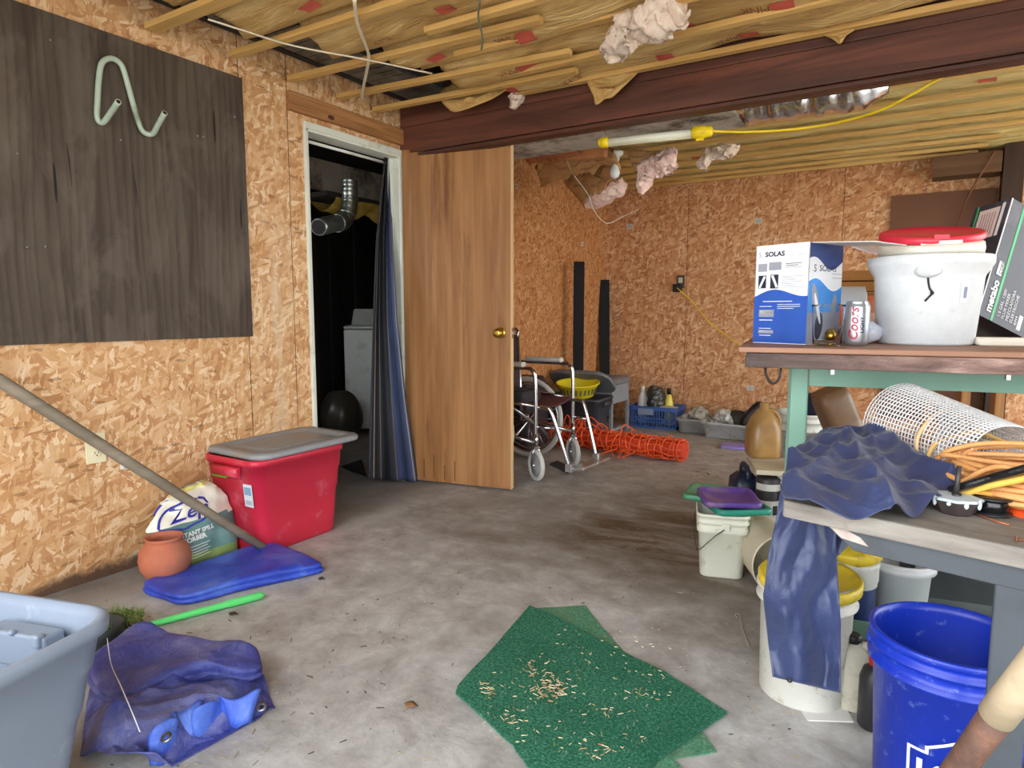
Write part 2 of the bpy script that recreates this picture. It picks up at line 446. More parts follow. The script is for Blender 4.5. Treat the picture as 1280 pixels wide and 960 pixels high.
M_BLACKM = plain((13, 13, 14), .85, var=.3)
M_PEEL = plain((182, 174, 162), .75, var=.12, sc=5, bump=.5, bs=40, dirt=(52, 40, 32), dirt_amt=.62, dsc=4.5)
# ------------------------------------------------------------------ the room
WX = -2.72; YB = 6.1; CZ = 2.42; XR = 2.5; YF = -.45
DY0, DY1, DZ = 2.375, 3.105, 2.0
m = MB()
m.bb((WX-.1, YF, 0), (WX, DY0, CZ)); m.bb((WX-.1, DY1, 0), (WX, YB, CZ)); m.bb((WX-.1, DY0, DZ), (WX, DY1, CZ))
struct('wall_left', m, M_OSB_L, 'left wall of oriented strand board with a doorway')
m = MB(); m.bb((WX-.1, YB, 0), (XR+.1, YB+.1, CZ))
struct('wall_back', m, M_OSB_B, 'back wall of reddish oriented strand board')
m = MB(); m.bb((XR, 5.8, 0), (XR+.1, YB, CZ)); m.bb((XR, 2.0, 2.3), (XR+.1, 5.8, CZ)); m.bb((XR, YF, 0), (XR+.1, 2.0, CZ))  # unseen opening, widened to send more daylight to the rear
struct('wall_right', m, plain((104, 74, 52), .8, var=.3, sc=3), 'right wall with a wide opening')
m = MB(); m.bb((-6, -1.6, -.2), (XR+.1, YB+.1, 0))
struct('floor', m, M_FLOOR, 'stained grey concrete floor')
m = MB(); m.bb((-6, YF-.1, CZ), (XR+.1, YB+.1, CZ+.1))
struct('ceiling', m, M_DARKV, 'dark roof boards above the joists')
m = MB(); m.bb((WX-.1, YF-.1, 2.2), (XR+.1, YF, CZ)); m.bb((WX-.1, YF-.1, 0), (-2.3, YF, 2.2))
struct('wall_front', m, plain((120, 90, 64), .8, var=.3), 'front wall around the open garage doorway')
m = MB(); m.bb((-40, -45, -.35), (40, -1.62, -.2)); m.bb((XR+.12, -1.62, -.35), (40, 30, -.2))  # unseen ground, kept pale to bounce daylight up to the ceiling
struct('ground_outside', m, plain((196, 190, 178), .9, var=.12, sc=1.5), 'pale gravel yard outside the open doorway', 'ground')
# dark room behind the doorway
m = MB(); m.bb((-5.3, 1.2, 0), (-5.2, 5.5, CZ)); m.bb((-5.3, 1.1, 0), (-4.6, 1.2, CZ)); m.bb((-3.5, 1.1, 0), (WX-.1, 1.2, CZ)); m.bb((-4.6, 1.1, 0), (-3.5, 1.2, 1.1)); m.bb((-4.6, 1.1, 2.0), (-3.5, 1.2, CZ)); m.bb((-5.3, 5.5, 0), (WX-.1, 5.6, CZ))  # unseen window gap added in one wall to light the washing machine
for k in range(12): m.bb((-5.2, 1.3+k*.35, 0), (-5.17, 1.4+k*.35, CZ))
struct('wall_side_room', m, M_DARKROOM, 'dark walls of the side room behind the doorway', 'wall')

# white door frame and header
m = MB()
cw = .032
for y0, y1 in ((DY0, DY0+cw*.6), (DY1-cw, DY1)):
    m.bb((WX-.1, y0, 0), (WX+.012, y1, DZ-.001))
m.bb((WX-.1, DY0, DZ-.04), (WX+.012, DY1, DZ))
m.bb((WX-.02, DY0-.004, DZ-.028), (WX+.018, DY1+.004, DZ+.006)); m.bb((WX-.005, DY0-.006, 0), (WX+.015, DY0+.006, DZ)); m.bb((WX-.005, DY1-.03, 0), (WX+.016, DY1+.006, DZ))
m.bb((WX-.065, DY1-.05, 0), (WX-.04, DY1-.03, DZ-.04))
struct('trim_1', m, M_JAMB, 'pale painted door frame in the left wall', 'door frame', bevel=.003)
m = MB(); m.bb((WX, 2.27, 2.035), (WX+.03, 3.12, 2.125))
hb = obj('header_board', m, M_HEADER, bevel=.003)
m = MB(); q = at(414, 147, x=WX+.0305); m.ball(q, (.0015, .024, .011), 14, 7); obj('knot', m, plain((84, 42, 24), .6), hb)
tag(hb, 'knotty brown wooden board nailed above the doorway', 'board')

# open door leaf
hy = 3.09; hx = WX + .02
fx, fy = -2.035, 3.215
ang = math.atan2(fy - hy, fx - hx); L = .70
Md = T(hx, hy, 0) @ Rz(ang)
d = bpy.data.objects.new('door_1', None); COL.objects.link(d); d.location = (hx, hy, 0); d.rotation_euler = (0, 0, ang); WM['door_1'] = Md
d['kind'] = 'structure'; d['label'] = 'worn brown flush wooden door standing open against the room'; d['category'] = 'door'
m = MB(Md); m.bb((0, 0, .012), (L-.003, .035, 2.005)); obj('door_leaf', m, M_DOOR, d, bevel=.002)
m = MB(Md); m.bb((L-.003, -.001, .011), (L, .036, 2.006)); obj('door_edge', m, M_DOOR_EDGE, d, label='pale unfinished edge strip')
m = MB(Md)
for s in (-1, 1):
    yy = 0 if s < 0 else .035
    Mk = T(L-.065, yy, .93) @ Rx(PI/2 if s < 0 else -PI/2)
    m.lathe([(.031, 0), (.031, .004), (.027, .007), (.012, .009), (.011, .028), (.02, .034), (.0265, .044), (.027, .052), (.022, .06), (.009, .063)], 24, Mk)
obj('door_knob', m, M_BRASS, d, label='round brass door knob')
m = MB(Md); m.bb((L-.001, .008, .9), (L+.002, .027, .96)); m.bb((L, .012, .922), (L+.008, .023, .938)); obj('latch', m, M_STEEL, d)
m = MB(Md)
for k in range(5):
    z = .06 + .02*k
    m.bb((.05+.07*k, -.004, .03), (.056+.07*k, 0, .12+.03*(k % 3)))
obj('veneer_split', m, plain((120, 74, 38), .7), d, label='peeling veneer splinters at the foot of the door')

# beam and what sits behind it
m = MB()
m.bb((WX, 3.10, 1.985), (XR, 3.145, 2.135)); m.bb((WX, 3.105, 2.137), (XR, 3.148, 2.27)); m.bb((WX, 3.148, 1.965), (XR, 3.20, 2.25)); m.bb((WX, 3.11, 1.965), (XR, 3.148, 1.983)); m.bb((WX, 3.20, 1.99), (XR, 3.26, 2.25))
tag(obj('ceiling_beam', m, M_BEAM, bevel=.004), 'dark red-brown timber beam spanning the ceiling behind the door', 'beam')
m = MB(); m.bb((WX+.01, 3.262, 1.98), (-.82, 3.56, 2.0))
tag(obj('soffit_board', m, M_PEEL), 'peeling whitish board lying flat behind the dark beam', 'board')

# joists
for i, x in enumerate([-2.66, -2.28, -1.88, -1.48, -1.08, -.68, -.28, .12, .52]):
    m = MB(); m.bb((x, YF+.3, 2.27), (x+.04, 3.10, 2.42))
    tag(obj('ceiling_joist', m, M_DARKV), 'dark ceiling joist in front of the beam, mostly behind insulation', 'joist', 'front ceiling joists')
m = MB(); 
for k in range(36): m.bb((-2.59, .6+.068*k, 2.262), (-2.33, .6+.068*k+.06, 2.275))
m.bb((-2.6, .6, 2.27), (-2.32, 3.08, 2.36))
tag(obj('sheet_metal_duct', m, plain((120, 124, 122), .4, .6, var=.3, dirt=(40, 38, 34), dirt_amt=.6)), 'grey metal duct running along the left wall between the joists', 'duct')

# insulation batts and strips
def batt(x0, x1, y0, y1, zb, sag, seed, label, group, texts=True, mt=None):
    r = random.Random(seed); nx, ny = int((x1-x0)/.035), 12
    sx = r.uniform(0, 50)
    def zf(x, y):
        v = (y - y0) / (y1 - y0)
        b = math.sin(PI*min(max(v, 0), 1)) ** .7
        n = noise.noise(Vector((x*2.2+sx, y*3, seed))); n2 = noise.ridged_multi_fractal(Vector((x*3.2+sx, y*9, seed*1.7)), 1, 2, 3, 1, 2) - 1
        return zb - b*sag*(.55+.9*n) - b*.016*n2 + .003
    def f(u, v):
        e = .018*noise.noise(Vector((v*3, seed, 0)))
        x = x0 + (x1-x0)*u + (1-u)*.12*noise.noise(Vector((v*2, seed*3.1, 1))); y = y0 + (y1-y0)*v
        z = zf(x, y)
        if u == 0 or v == 0 or v == 1: z += .06
        return (x, y, z)
    m = MB(); m.grid(nx, ny, f); 
    m.grid(4, 2, lambda u, v: (x0+.05+(x1-x0-.1)*u, y0+(y1-y0)*v, zb+.10))
    if texts:
        x = x0 + r.uniform(.2, .45); k = r.randint(0, 2)
        while x < x1 - .3:
            yc = y0 + (y1-y0)*(.42 + .2*r.random())
            def fn(v, x=x, yc=yc):
                X = x - v.x if True else x + v.x; Y = yc + v.y
                return (X, Y, zf(X, Y) - .0035)
            if k % 3 == 0:
                for a in range(4): 
                    m.grid(4, 3, lambda u, v, a=a, x=x, yc=yc: (x+.085*u, yc-.03+.06*v, zf(x+.085*u, yc-.03+.06*v)-.004), mfn=lambda u, v: 1, smooth=False); break
                m.text('PINK', T(0, 0, 0), .05, 2, lambda v, fn=fn: fn(v + Vector((.0, -.02, 0))))
            elif k % 3 == 1: m.text('R-19', T(0, 0, 0), .05, 2, fn)
            else: m.grid(4, 3, lambda u, v, x=x, yc=yc: (x+.075*u, yc-.028+.056*v, zf(x+.075*u, yc-.028+.056*v)-.004), mfn=lambda u, v: 1, smooth=False)
            x += r.uniform(.28, .5); k += 1
    return tag(obj('insulation_batt', m, [mt or M_KRAFT, M_RED_INK, M_INK]), label, 'insulation', group)
fb = [(.95, 1.28), (1.28, 1.6), (1.62, 1.95), (1.97, 2.3), (2.32, 2.62), (2.62, 2.9), (2.88, 3.12)]
x0s = [-2.5, -2.5, -2.45, -2.35, -2.2, -2.12, -2.2]
ord_ = ['nearest the camera, seventh', 'sixth', 'fifth', 'fourth', 'third', 'second', 'first']
for i, (a, b) in enumerate(fb):
    batt(x0s[i], 2.4, a+.002, min(b, 3.095)-.002, 2.217, .058, i+3, 'sagging paper-faced insulation batt, %s row out from the front of the beam' % ord_[i], 'front insulation batts')
rb = [(3.42, 3.74), (3.72, 4.06), (4.04, 4.38), (4.36, 4.66), (4.64, 4.96), (4.94, 5.24), (5.22, 5.5), (5.48, 5.78), (5.76, 6.08)]
o2 = ['first', 'second', 'third', 'fourth', 'fifth', 'sixth', 'seventh', 'eighth', 'ninth']
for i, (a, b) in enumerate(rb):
    batt([-1.0, -1.3, -1.9, -2.0, -2.2, -2.3, -2.5, -2.6, -2.65][i], 2.4, a+.012, b-.012, 2.235, .028, i+31, 'paper-faced insulation batt coloured paler as if brightly lit, %s row behind the beam' % o2[i], 'rear insulation batts', i in (1, 2, 5), M_KRAFT_LIT)
def strip(x0, x1, y, label, group, z=2.168, w=.042, h=.024, rot=0, mat=None, tilt=0.0):
    Ms = T(x0, y, z) @ Rz(rot) @ Ry(tilt); m = MB(Ms); m.bb((0, -w/2, 0), (x1-x0, w/2, h))
    return tag(obj('furring_strip', m, mat or M_PINE, bevel=.002), label, 'wood strip', group)
M_PINE_R = wood('rear_pine_strip', (226, 192, 122), (190, 148, 84), 0, 30)  # pine made paler, strong rear light put into the colour
GF = 'front ceiling strips'; GR = 'rear ceiling strips'
strip(WX+.02, 2.4, 1.60, 'long pine ceiling strip reaching the wall nearest the camera', GF, rot=.0, w=.06)
strip(WX+.05, 2.4, 1.945, 'long pine ceiling strip meeting the left wall above the dark painted plywood', GF, rot=.012)
strip(WX+.02, -1.33, 2.285, 'short pine ceiling strip from the left wall just before the header board', GF, rot=.05)
strip(-1.78, 2.4, 2.205, 'pine ceiling strip starting mid-ceiling, first of the inner strips from the camera', GF, rot=0)
strip(WX+.02, -1.38, 2.60, 'short pine ceiling strip from the left wall above the middle of the doorway', GF, rot=.08)
strip(-1.83, 2.4, 2.47, 'pine ceiling strip starting mid-ceiling, second of the inner strips from the camera', GF, rot=.006)
strip(WX+.02, -1.46, 2.87, 'short pine ceiling strip from the left wall closest to the beam', GF, rot=.04)
strip(-1.81, 2.4, 2.80, 'pine ceiling strip starting mid-ceiling, third of the inner strips from the camera', GF, rot=-.02)
strip(-1.86, 2.4, 3.05, 'pine ceiling strip lying along the front face of the beam', GF, rot=.006)
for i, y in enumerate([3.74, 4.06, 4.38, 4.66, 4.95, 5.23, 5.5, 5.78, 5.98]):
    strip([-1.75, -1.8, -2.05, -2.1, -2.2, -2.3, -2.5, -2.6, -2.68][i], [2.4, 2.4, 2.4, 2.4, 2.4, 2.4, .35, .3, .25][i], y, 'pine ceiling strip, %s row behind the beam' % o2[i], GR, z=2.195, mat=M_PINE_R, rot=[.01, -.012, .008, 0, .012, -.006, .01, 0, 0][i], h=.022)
# things of the setting on the right rear
m = MB(); m.bb((.40, 5.86, 0), (.52, 6.08, 2.36))
tag(obj('wall_post', m, wood('post_wood', (72, 52, 40), (38, 26, 20), 2, 20)), 'dark timber post against the back wall at the right', 'post')
m = MB(); p = at(1115, 245, y=YB-.03); m.bb((p.x, YB-.03, .2), (.39, YB-.002, p.z))
tag(obj('hardboard_sheet', m, plain((112, 70, 44), .6, var=.12, sc=2.5), bevel=.002), 'plain brown hardboard sheet against the back wall behind the bench', 'board')
m = MB(); m.bb((-.02, 5.85, 2.03), (.39, 6.05, 2.17))
tag(obj('timber_block', m, wood('block_wood', (120, 88, 60), (84, 58, 40), 0, 20)), 'short grey-brown timber block under the ceiling at the back right', 'timber')

# ------------------------------------------------------------------ light
w = bpy.data.worlds.new('world'); SC.world = w; w.use_nodes = True
nt = w.node_tree; bg = nt.nodes['Background']
tc = nt.nodes.new('ShaderNodeTexCoord'); sx_ = nt.nodes.new('ShaderNodeSeparateXYZ'); nt.links.new(tc.outputs['Generated'], sx_.inputs[0])
rp = nt.nodes.new('ShaderNodeValToRGB'); nt.links.new(sx_.outputs[2], rp.inputs[0])
e = rp.color_ramp.elements; e[0].position = 0; e[0].color = (.72, .76, .8, 1); e[1].position = .7; e[1].color = (.95, .98, 1, 1)
nt.links.new(rp.outputs[0], bg.inputs[0]); bg.inputs[1].default_value = 5.0
SC.view_settings.view_transform = 'Standard'; SC.view_settings.look = 'None'; SC.view_settings.gamma = 1; SC.view_settings.exposure = .6
SC.view_settings.use_curve_mapping = False
# ------------------------------------------------------------------ left wall things
GW = WX
m = MB(); m.bb((GW+.001, .80, .935), (GW+.013, 2.018, 2.11))
pan = tag(obj('plywood_panel', m, M_PANEL, bevel=.0015), 'large dark brown painted plywood panel fixed on the left wall', 'panel')
for (px, py) in ((63, 50), (151, 135+40), (247, 170), (254, 171), (34, 309), (57, 308), (22, 192), (293, 146)):
    p = at(px, py, x=GW+.013); m = MB(); m.ball(p, .0045, 8, 5); obj('fixing_nail', m, M_STEEL, pan)
for (xa, ya, xb, yb, w_) in ((83, 178, 90, 235, .007), (165, 203, 170, 262, .007), (169, 225, 172, 258, .005), (132, 40, 133, 52, .004), (130, 293, 151, 292, .004), (227, 331, 251, 331, .004), (16, 310, 56, 310, .003), (272, 240, 285, 239, .004)):
    a, b = at(xa, ya, x=GW+.0131), at(xb, yb, x=GW+.0131); m = MB(); m.tube([a, a.lerp(b, .4), b], [.0006, w_*.5, .0006], 6, flat=.3); obj('crack', m, plain((24, 17, 14), .8), pan)
# bent tube hook
m = MB()
xw = GW + .026
pts = [at(148, 127, x=GW+.16), at(139, 140, x=GW+.09), at(129, 153, x=GW+.035), at(122, 148, x=xw), at(122, 125, x=xw), at(124, 95, x=xw), at(128, 78, x=xw), at(139, 73, x=xw), at(150, 79, x=xw), at(156, 92, x=xw), at(165, 125, x=xw), at(174, 155, x=xw), at(181, 166, x=GW+.03), at(191, 167, x=GW+.05), at(198, 155, x=GW+.10), at(206, 141, x=GW+.16)]
m.tube(cr(pts, 6), .0105, 12)
hk = tag(obj('bent_tube_hook', m, plain((172, 188, 168), .4, var=.08, dirt=(110, 110, 90), dirt_amt=.3)), 'pale green bent metal tube hook on the dark painted panel', 'hook')
for q, pr in ((pts[0], pts[1]), (pts[-1], pts[-2])):
    dd = (q - pr).normalized(); m = MB(); m.cyl(q - dd*.001, q + dd*.0005, .0075, n=12); obj('end_shade_disc', m, M_BLACK, hk)  # black discs on closed ends, for the shade inside the tube

def outlet(name, label, c, nrm_axis, mat, scale=1.0):
    """duplex wall outlet; local x across, z up, y out of the wall"""
    Mo = Matrix.Translation(c) @ (Rz(PI/2) if nrm_axis == 'x' else Matrix())
    # local -y is out of the wall
    root = thing(name, label, 'outlet', c)
    m = MB(Mo); m.box((0, -.003, 0), (.074*scale, .006, .118*scale)); obj('cover_plate', m, mat, root, bevel=.002)
    m2 = MB(Mo); m3 = MB(Mo)
    for s in (-1, 1):
        m2.lathe([(.017, 0), (.017, .0025), (.015, .0035)], 20, T(0, -.006, s*.02*scale) @ Rx(PI/2))
        for dx in (-.0065, .0065): m3.box((dx, -.0098, s*.02*scale+.003), (.0022, .001, .0085))
        m3.lathe([(.0028, 0), (.0028, .001)], 8, T(0, -.0093, s*.02*scale-.008) @ Rx(PI/2))
    m3.lathe([(.003, 0), (.003, .001)], 8, T(0, -.006, 0) @ Rx(PI/2))
    obj('receptacle', m2, mat, root); obj('slot', m3, M_BLACK, root)
    return root
outlet('wall_outlet', 'cream double wall outlet low on the left wall behind the leaning pole', at(119, 560, x=GW), 'x', plain((226, 216, 178), .4, var=.05))
m = MB(); a = at(156, 583, x=GW+.003); m.box(a, (.004, .035, .018), ); m.box(a+V(0, .012, -.008), (.004, .03, .01))
tag(obj('paper_scrap', m, plain((232, 232, 228), .6)), 'small torn white paper scrap stuck on the left wall beside the outlet', 'paper')
# leaning pole
m = MB(); b = at(336, 689, z=.022); t_ = at(0, 476, x=-2.585); dd = (t_ - b).normalized()
pts = [b - dd*.01] + [b + dd*k for k in (.3, .7, 1.1, 1.45)]
m.tube(pts, [.017, .019, .021, .022, .022], 14)
tag(obj('wooden_pole', m, wood('grey_pole', (142, 130, 112), (98, 88, 74), 1, 20)), 'weathered grey round wooden pole leaning against the left wall', 'pole')

# ------------------------------------------------------------------ storage totes
def tote(name, label, c, Lx, Wy, H, tap, rot, mat, rad=.07, rim=.018, grips=True):
    root = thing(name, label, 'storage tote', c, rot=rot)
    Mt = T(*c) @ Rz(rot); m = MB(Mt)
    def ring(s, z, g=0):
        return [(x, y, z) for x, y in rrect(Lx*s + g, Wy*s + g*1.0, rad*s, 6)]
    lv = lambda z: tap + (1 - tap) * z / H
    rings = [ring(tap*.96, 0), ring(tap, .012)]
    for z in (.25*H, .5*H): rings.append(ring(lv(z), z))
    rings += [ring(lv(.52*H), .52*H, .008), ring(lv(.74*H), .74*H, .008), ring(lv(.75*H), .75*H, .016), ring(lv(.93*H), .93*H, .016), ring(1, .93*H, rim*2), ring(1, H-.006, rim*2+.004), ring(1, H, rim*2-.006), ring(1, H, .004), ring(lv(.95*H), .95*H, -.004), ring(lv(.3*H), .3*H, -.01), ring(tap, .012, -.012)]
    m.loft(rings, True, True)
    obj('body', m, mat, root, bevel=0)
    for s in (-1, 1) if grips else ():
        m = MB(Mt); x = s*(Lx/2 + .012)
        m.loft([[(x + s*q, yy, z) for q, yy, z in ((0, -.09, .80*H), (.012, -.09, .82*H), (.02, -.09, .9*H), (0, -.09, .93*H))], [(x + s*q, yy, z) for q, yy, z in ((0, .09, .80*H), (.012, .09, .82*H), (.02, .09, .9*H), (0, .09, .93*H))]])
        obj('handle', m, mat, root)
    return root, Mt
red = plain((196, 38, 62), .42, var=.07, sc=4, dirt=(212, 112, 124), dirt_amt=.2, dsc=7, bump=.08, bs=14)
RC = (-2.525, 1.985, 0)
rt, Mt = tote('storage_tote', 'red plastic storage tote with a loose grey lid by the doorway', RC, .50, .35, .425, .87, PI/2, red, .06, rim=.012)
m = MB(Mt)   # lid, set down askew
LG = plain((140, 142, 144), .5, var=.06, dirt=(150, 130, 110), dirt_amt=.4, dsc=5)
Ml = T(.055, .0, .432) @ Rz(-.03) @ Ry(-.012)
rr = lambda w, d, r, z: [(x, y, z) for x, y in rrect(w, d, r, 6)]
m.loft([rr(.57, .40, .07, -.004), rr(.59, .415, .075, -.002), rr(.595, .42, .075, .012), rr(.58, .405, .07, .022), rr(.49, .33, .05, .022), rr(.47, .31, .05, .012), rr(.37, .23, .04, .012), rr(.355, .215, .04, .018)], M=Ml)
obj('lid', m, LG, rt, label='dirty grey loose lid')
m = MB(Mt); m.box((-.262, .05, .352), (.012, .10, .032)); obj('handle_slot', m, plain((90, 150, 40), .5), rt, label='green showing through the handle slot')
m = MB(Mt); 
Mq = T(-.2455, -.115, .27) @ Ry(-.075)
m.box((0, 0, 0), (.002, .055, .10), Mq); m.box((-.0013, 0, .02), (.001, .045, .035), Mq, 1); m.box((-.0013, 0, -.03), (.001, .04, .02), Mq, 2)
obj('sticker', m, [plain((206, 216, 222), .4), plain((120, 160, 190), .4), plain((170, 178, 186), .4)], rt, label='pale blue and white product sticker')

rot = math.atan2(-.96, .28); Gc = V(-1.565, .365, 0)
grey = plain((128, 139, 155), .4, var=.04, dirt=(170, 178, 188), dirt_amt=.1, dsc=10)
rt2, Mt2 = tote('storage_tote', 'open empty grey-blue plastic tote in the near left corner', (Gc.x, Gc.y, 0), .58, .42, .41, .74, rot, grey, .085, rim=.016, grips=False)
m = MB(Mt2); m.box((-.235, .02, .335), (.05, .17, .075)); m.box((-.21, .09, .366), (.02, .02, .03)); m.box((-.21, .02, .375), (.016, .012, .012)); m.box((-.21, -.03, .375), (.016, .012, .012))
obj('inner_grip', m, grey, rt2, bevel=.012, seg=3)

# ------------------------------------------------------------------ absorbent bag
A = at(224, 718, z=0); B = at(306, 695, z=0)
ex = (B - A).normalized(); nrm = ex.cross(V(0, 0, 1)).normalized()   # towards the room
W = (B - A).length
Mz = Matrix(((ex.x, nrm.x, 0, A.x), (ex.y, nrm.y, 0, A.y), (0, 0, 1, 0), (0, 0, 0, 1))) if False else basis(A, ex, ez=(0, 0, 1))
# basis: x along the bag, y = away from the room (z cross x), z up
lft = [(-.005, 0), (-.02, .08), (-.05, .15), (-.085, .175), (-.05, .22), (-.02, .27), (.02, .295), (.07, .315)]
rgt = [(W, 0), (W+.006, .08), (W+.004, .15), (W-.005, .20), (W-.02, .25), (W-.045, .29), (W-.07, .315), (W-.10, .335)]
def lerp_l(L_, v):
    q = v * (len(L_) - 1); i = min(int(q), len(L_) - 2); f = q - i
    return (L_[i][0]*(1-f) + L_[i+1][0]*f, L_[i][1]*(1-f) + L_[i+1][1]*f)
def bag_pt(u, v, side):
    a, b = lerp_l(lft, v), lerp_l(rgt, v); x = a[0]*(1-u) + b[0]*u; z = a[1]*(1-u) + b[1]*u
    fat = .055 * (math.sin(PI*u) ** .6) * (math.sin(PI*min(v*.62+.16, 1)) ** .8) * (1 - .65*v)
    wr = .010 * noise.noise(Vector((u*5, v*6, 2))) + .012*(noise.ridged_multi_fractal(Vector((u*3, v*5, 9)), 1, 2, 3, 1, 2)-1)*(.3+v)
    y = .07 + .06 * v
    return V(x, y - fat - wr, z) if side == 0 else V(x, y + fat*.9 + .004 - wr, z)
m = MB(Mz); m.smooth = True
def bmat(u, v):
    return 1 if v + .05*math.sin(u*7) < .46 else 0
m.grid(26, 30, lambda u, v: bag_pt(u, v, 0), mfn=lambda u, v: (3 if v < .09 else 1) if v < .40 + .05*math.sin(u*3) else (2 if v > .83 + .1*u else 0))
m.grid(26, 30, lambda u, v: bag_pt(1-u, v, 1), mfn=lambda u, v: 1 if v < .45 else 0)
m.grid(2, 30, lambda u, v: bag_pt(0, v, 1) * (1-u) + bag_pt(0, v, 0) * u); m.grid(2, 30, lambda u, v: bag_pt(1, v, 0) * (1-u) + bag_pt(1, v, 1) * u)
def on_bag(p):
    # flat print coords (metres from bag left base) -> front surface
    v = min(max(p[1] / .325, 0), 1)
    for _ in range(3):
        a, b = lerp_l(lft, v), lerp_l(rgt, v); u = min(max((p[0] - a[0]) / (b[0] - a[0]), 0), 1)
        zz = a[1]*(1-u) + b[1]*u; v = min(max(v + (p[1] - zz) / .33, 0), 1)
    q = bag_pt(u, v, 0); return V(p[0], q.y - .003, p[1])
def dense(poly):
    out = []
    for i in range(len(poly) - 1):
        for k in range(4): out.append(tuple(poly[i][j] + (poly[i+1][j] - poly[i][j]) * k / 4 for j in range(2)))
    out.append(poly[-1]); return out
def ribbon(m, pts, w, fn, mi):
    P = cr([(x, z, 0) for x, z in pts], 5); k = len(P); vs = []
    for i in range(k):
        t = (P[min(i+1, k-1)] - P[max(i-1, 0)]).normalized(); n_ = V(-t.y, t.x, 0) * w / 2
        vs += [fn((P[i].x + n_.x, P[i].y + n_.y)), fn((P[i].x - n_.x, P[i].y - n_.y))]
    m.add(vs, [(2*i, 2*i+1, 2*i+3, 2*i+2) for i in range(k-1)], None, False, mi)
fnb = lambda v: on_bag((v.x, v.y))
rot2 = Matrix.Rotation(.16, 3, 'Z')
m.text('Zep', Matrix(), .074, 4, lambda v: on_bag(((rot2 @ v).x + .0, (rot2 @ v).y + .192)), sx=1.3, shear=.25, off=.0015)
ribbon(m, [(-.045, .18), (-.025, .222), (.03, .258), (.09, .276), (.14, .272), (.155, .25)], .009, on_bag, 4)
ribbon(m, [(-.045, .176), (.01, .172), (.05, .165), (.09, .178), (.13, .188), (.158, .222)], .007, on_bag, 4)
ribbon(m, [(-.05, .235), (-.02, .265), (.02, .288), (.06, .298)], .006, on_bag, 4)
rot3 = Matrix.Rotation(.14, 3, 'Z')
m.text('INSTANT SPILL', Matrix(), .026, 5, lambda v: on_bag(((rot3 @ v).x + .012, (rot3 @ v).y + .122)), sx=.92, off=.0012)
m.text('ABSORBER', Matrix(), .026, 5, lambda v: on_bag(((rot3 @ v).x + .012, (rot3 @ v).y + .098)), sx=.98, off=.0012)
for i in range(5):
    ribbon(m, [(.055, .084-.012*i), (.10, .088-.012*i), (.145-.01*(i % 2), .094-.012*i)], .003, on_bag, 5)
BAGM = [plain((228, 222, 206), .4, var=.06), plain((96, 134, 128), .42, var=.3, sc=7), plain((218, 206, 110), .45, var=.2), plain((132, 158, 92), .45, var=.2), plain((46, 48, 150), .4, var=.06), plain((232, 236, 228), .4, var=.04)]
tag(obj('absorbent_bag', m, BAGM), 'crumpled white and green printed bag against the left wall beside the red tote', 'bag')

# terracotta pot
pc = at(203, 731, z=0); pc = (pc.x - .05, pc.y + .045, 0)
m = MB(T(*pc)); m.lathe([(.045, 0), (.072, .018), (.090, .05), (.096, .085), (.090, .118), (.074, .142), (.064, .150), (.064, .156), (.070, .166), (.071, .172), (.066, .174), (.060, .166), (.058, .150), (.075, .128), (.085, .09), (.07, .03), (.03, .015)], 40)
tag(obj('terracotta_pot', m, plain((182, 104, 76), .75, var=.14, sc=11, dirt=(150, 104, 84), dirt_amt=.45, bump=.2, bs=40)), 'round orange terracotta pot on the floor by the left wall', 'pot')

# blue tarps
TARP = NT('blue_tarp'); tv = TARP.obj(); tn = TARP.noise(tv, 5, 6, .65, .4)
tcol = TARP.ramp(tn, [(.3, (30, 50, 150)), (.5, (46, 76, 190)), (.72, (96, 130, 214))])
TARP.bump(TARP.noise(tv, 30, 6, .7, 1.5), .5, .012); M_TARP = TARP.fin(tcol, .33)
TARP2 = NT('faded_blue_tarp'); tv = TARP2.obj(); tn = TARP2.noise(tv, 7, 6, .7, .6)
tcol = TARP2.ramp(tn, [(.3, (40, 46, 116)), (.5, (68, 76, 148)), (.72, (122, 124, 166))]); TARP2.bump(TARP2.noise(tv, 36, 6, .7, 1.5), .6, .012); M_TARP2 = TARP2.fin(tcol, .38)
def rimmed(outline, top, inset=.06):
    """px outline + (px,py,z) tops -> control points with a low skirt"""
    c = [sum(p[0] for p in outline)/len(outline), sum(p[1] for p in outline)/len(outline)]
    pts = [at(p[0], p[1], z=.004) for p in outline]
    cen = sum(pts, V(0, 0, 0)) / len(pts)
    return pts, cen
def slab_mb(outline, h, layers=3, seed=1, hfn=None, zb=0.0, shrink=0.0):
    """folded sheet: stacked rounded folds following a floor outline"""
    base = [at(px, py, z=0) for px, py in outline]; cen = sum(base, V(0, 0, 0)) / len(base)
    cl = cr(base, 4, True); n = len(cl); rings = []; lt = h / layers
    for k in range(layers):
        for q, (dz, sc_) in enumerate(((.0, .965), (.25, 1.0), (.75, 1.0), (.97, .962))):
            rings.append([])
            for i, p in enumerate(cl):
                o = p - cen; f = 1 + .022*noise.noise(Vector((o.x*9, o.y*9, seed+k*3.3)))
                z = (k + dz) * lt
                z *= (1 + (hfn(o) if hfn else 0))
                rings[-1].append(cen + o * (sc_ * f - .012*k) + V(0, 0, z + .003))
    top = rings[-1]
    for s in (.9, .75, .55, .35, .15):
        rings.append([])
        for p in cl:
            o = p - cen; q = cen + o * s
            z = h * (1 + (hfn(o*s) if hfn else 0)) + .007*noise.noise(Vector((q.x*11, q.y*11, seed))) + .006*(noise.ridged_multi_fractal(Vector((q.x*8, q.y*8, seed*2)), 1, 2, 3, 1, 2)-1)
            rings[-1].append(V(q.x, q.y, z + .004))
    for rg_ in rings:
        for p_ in rg_: p_.z += zb
    m = MB(); m.loft(rings); return m
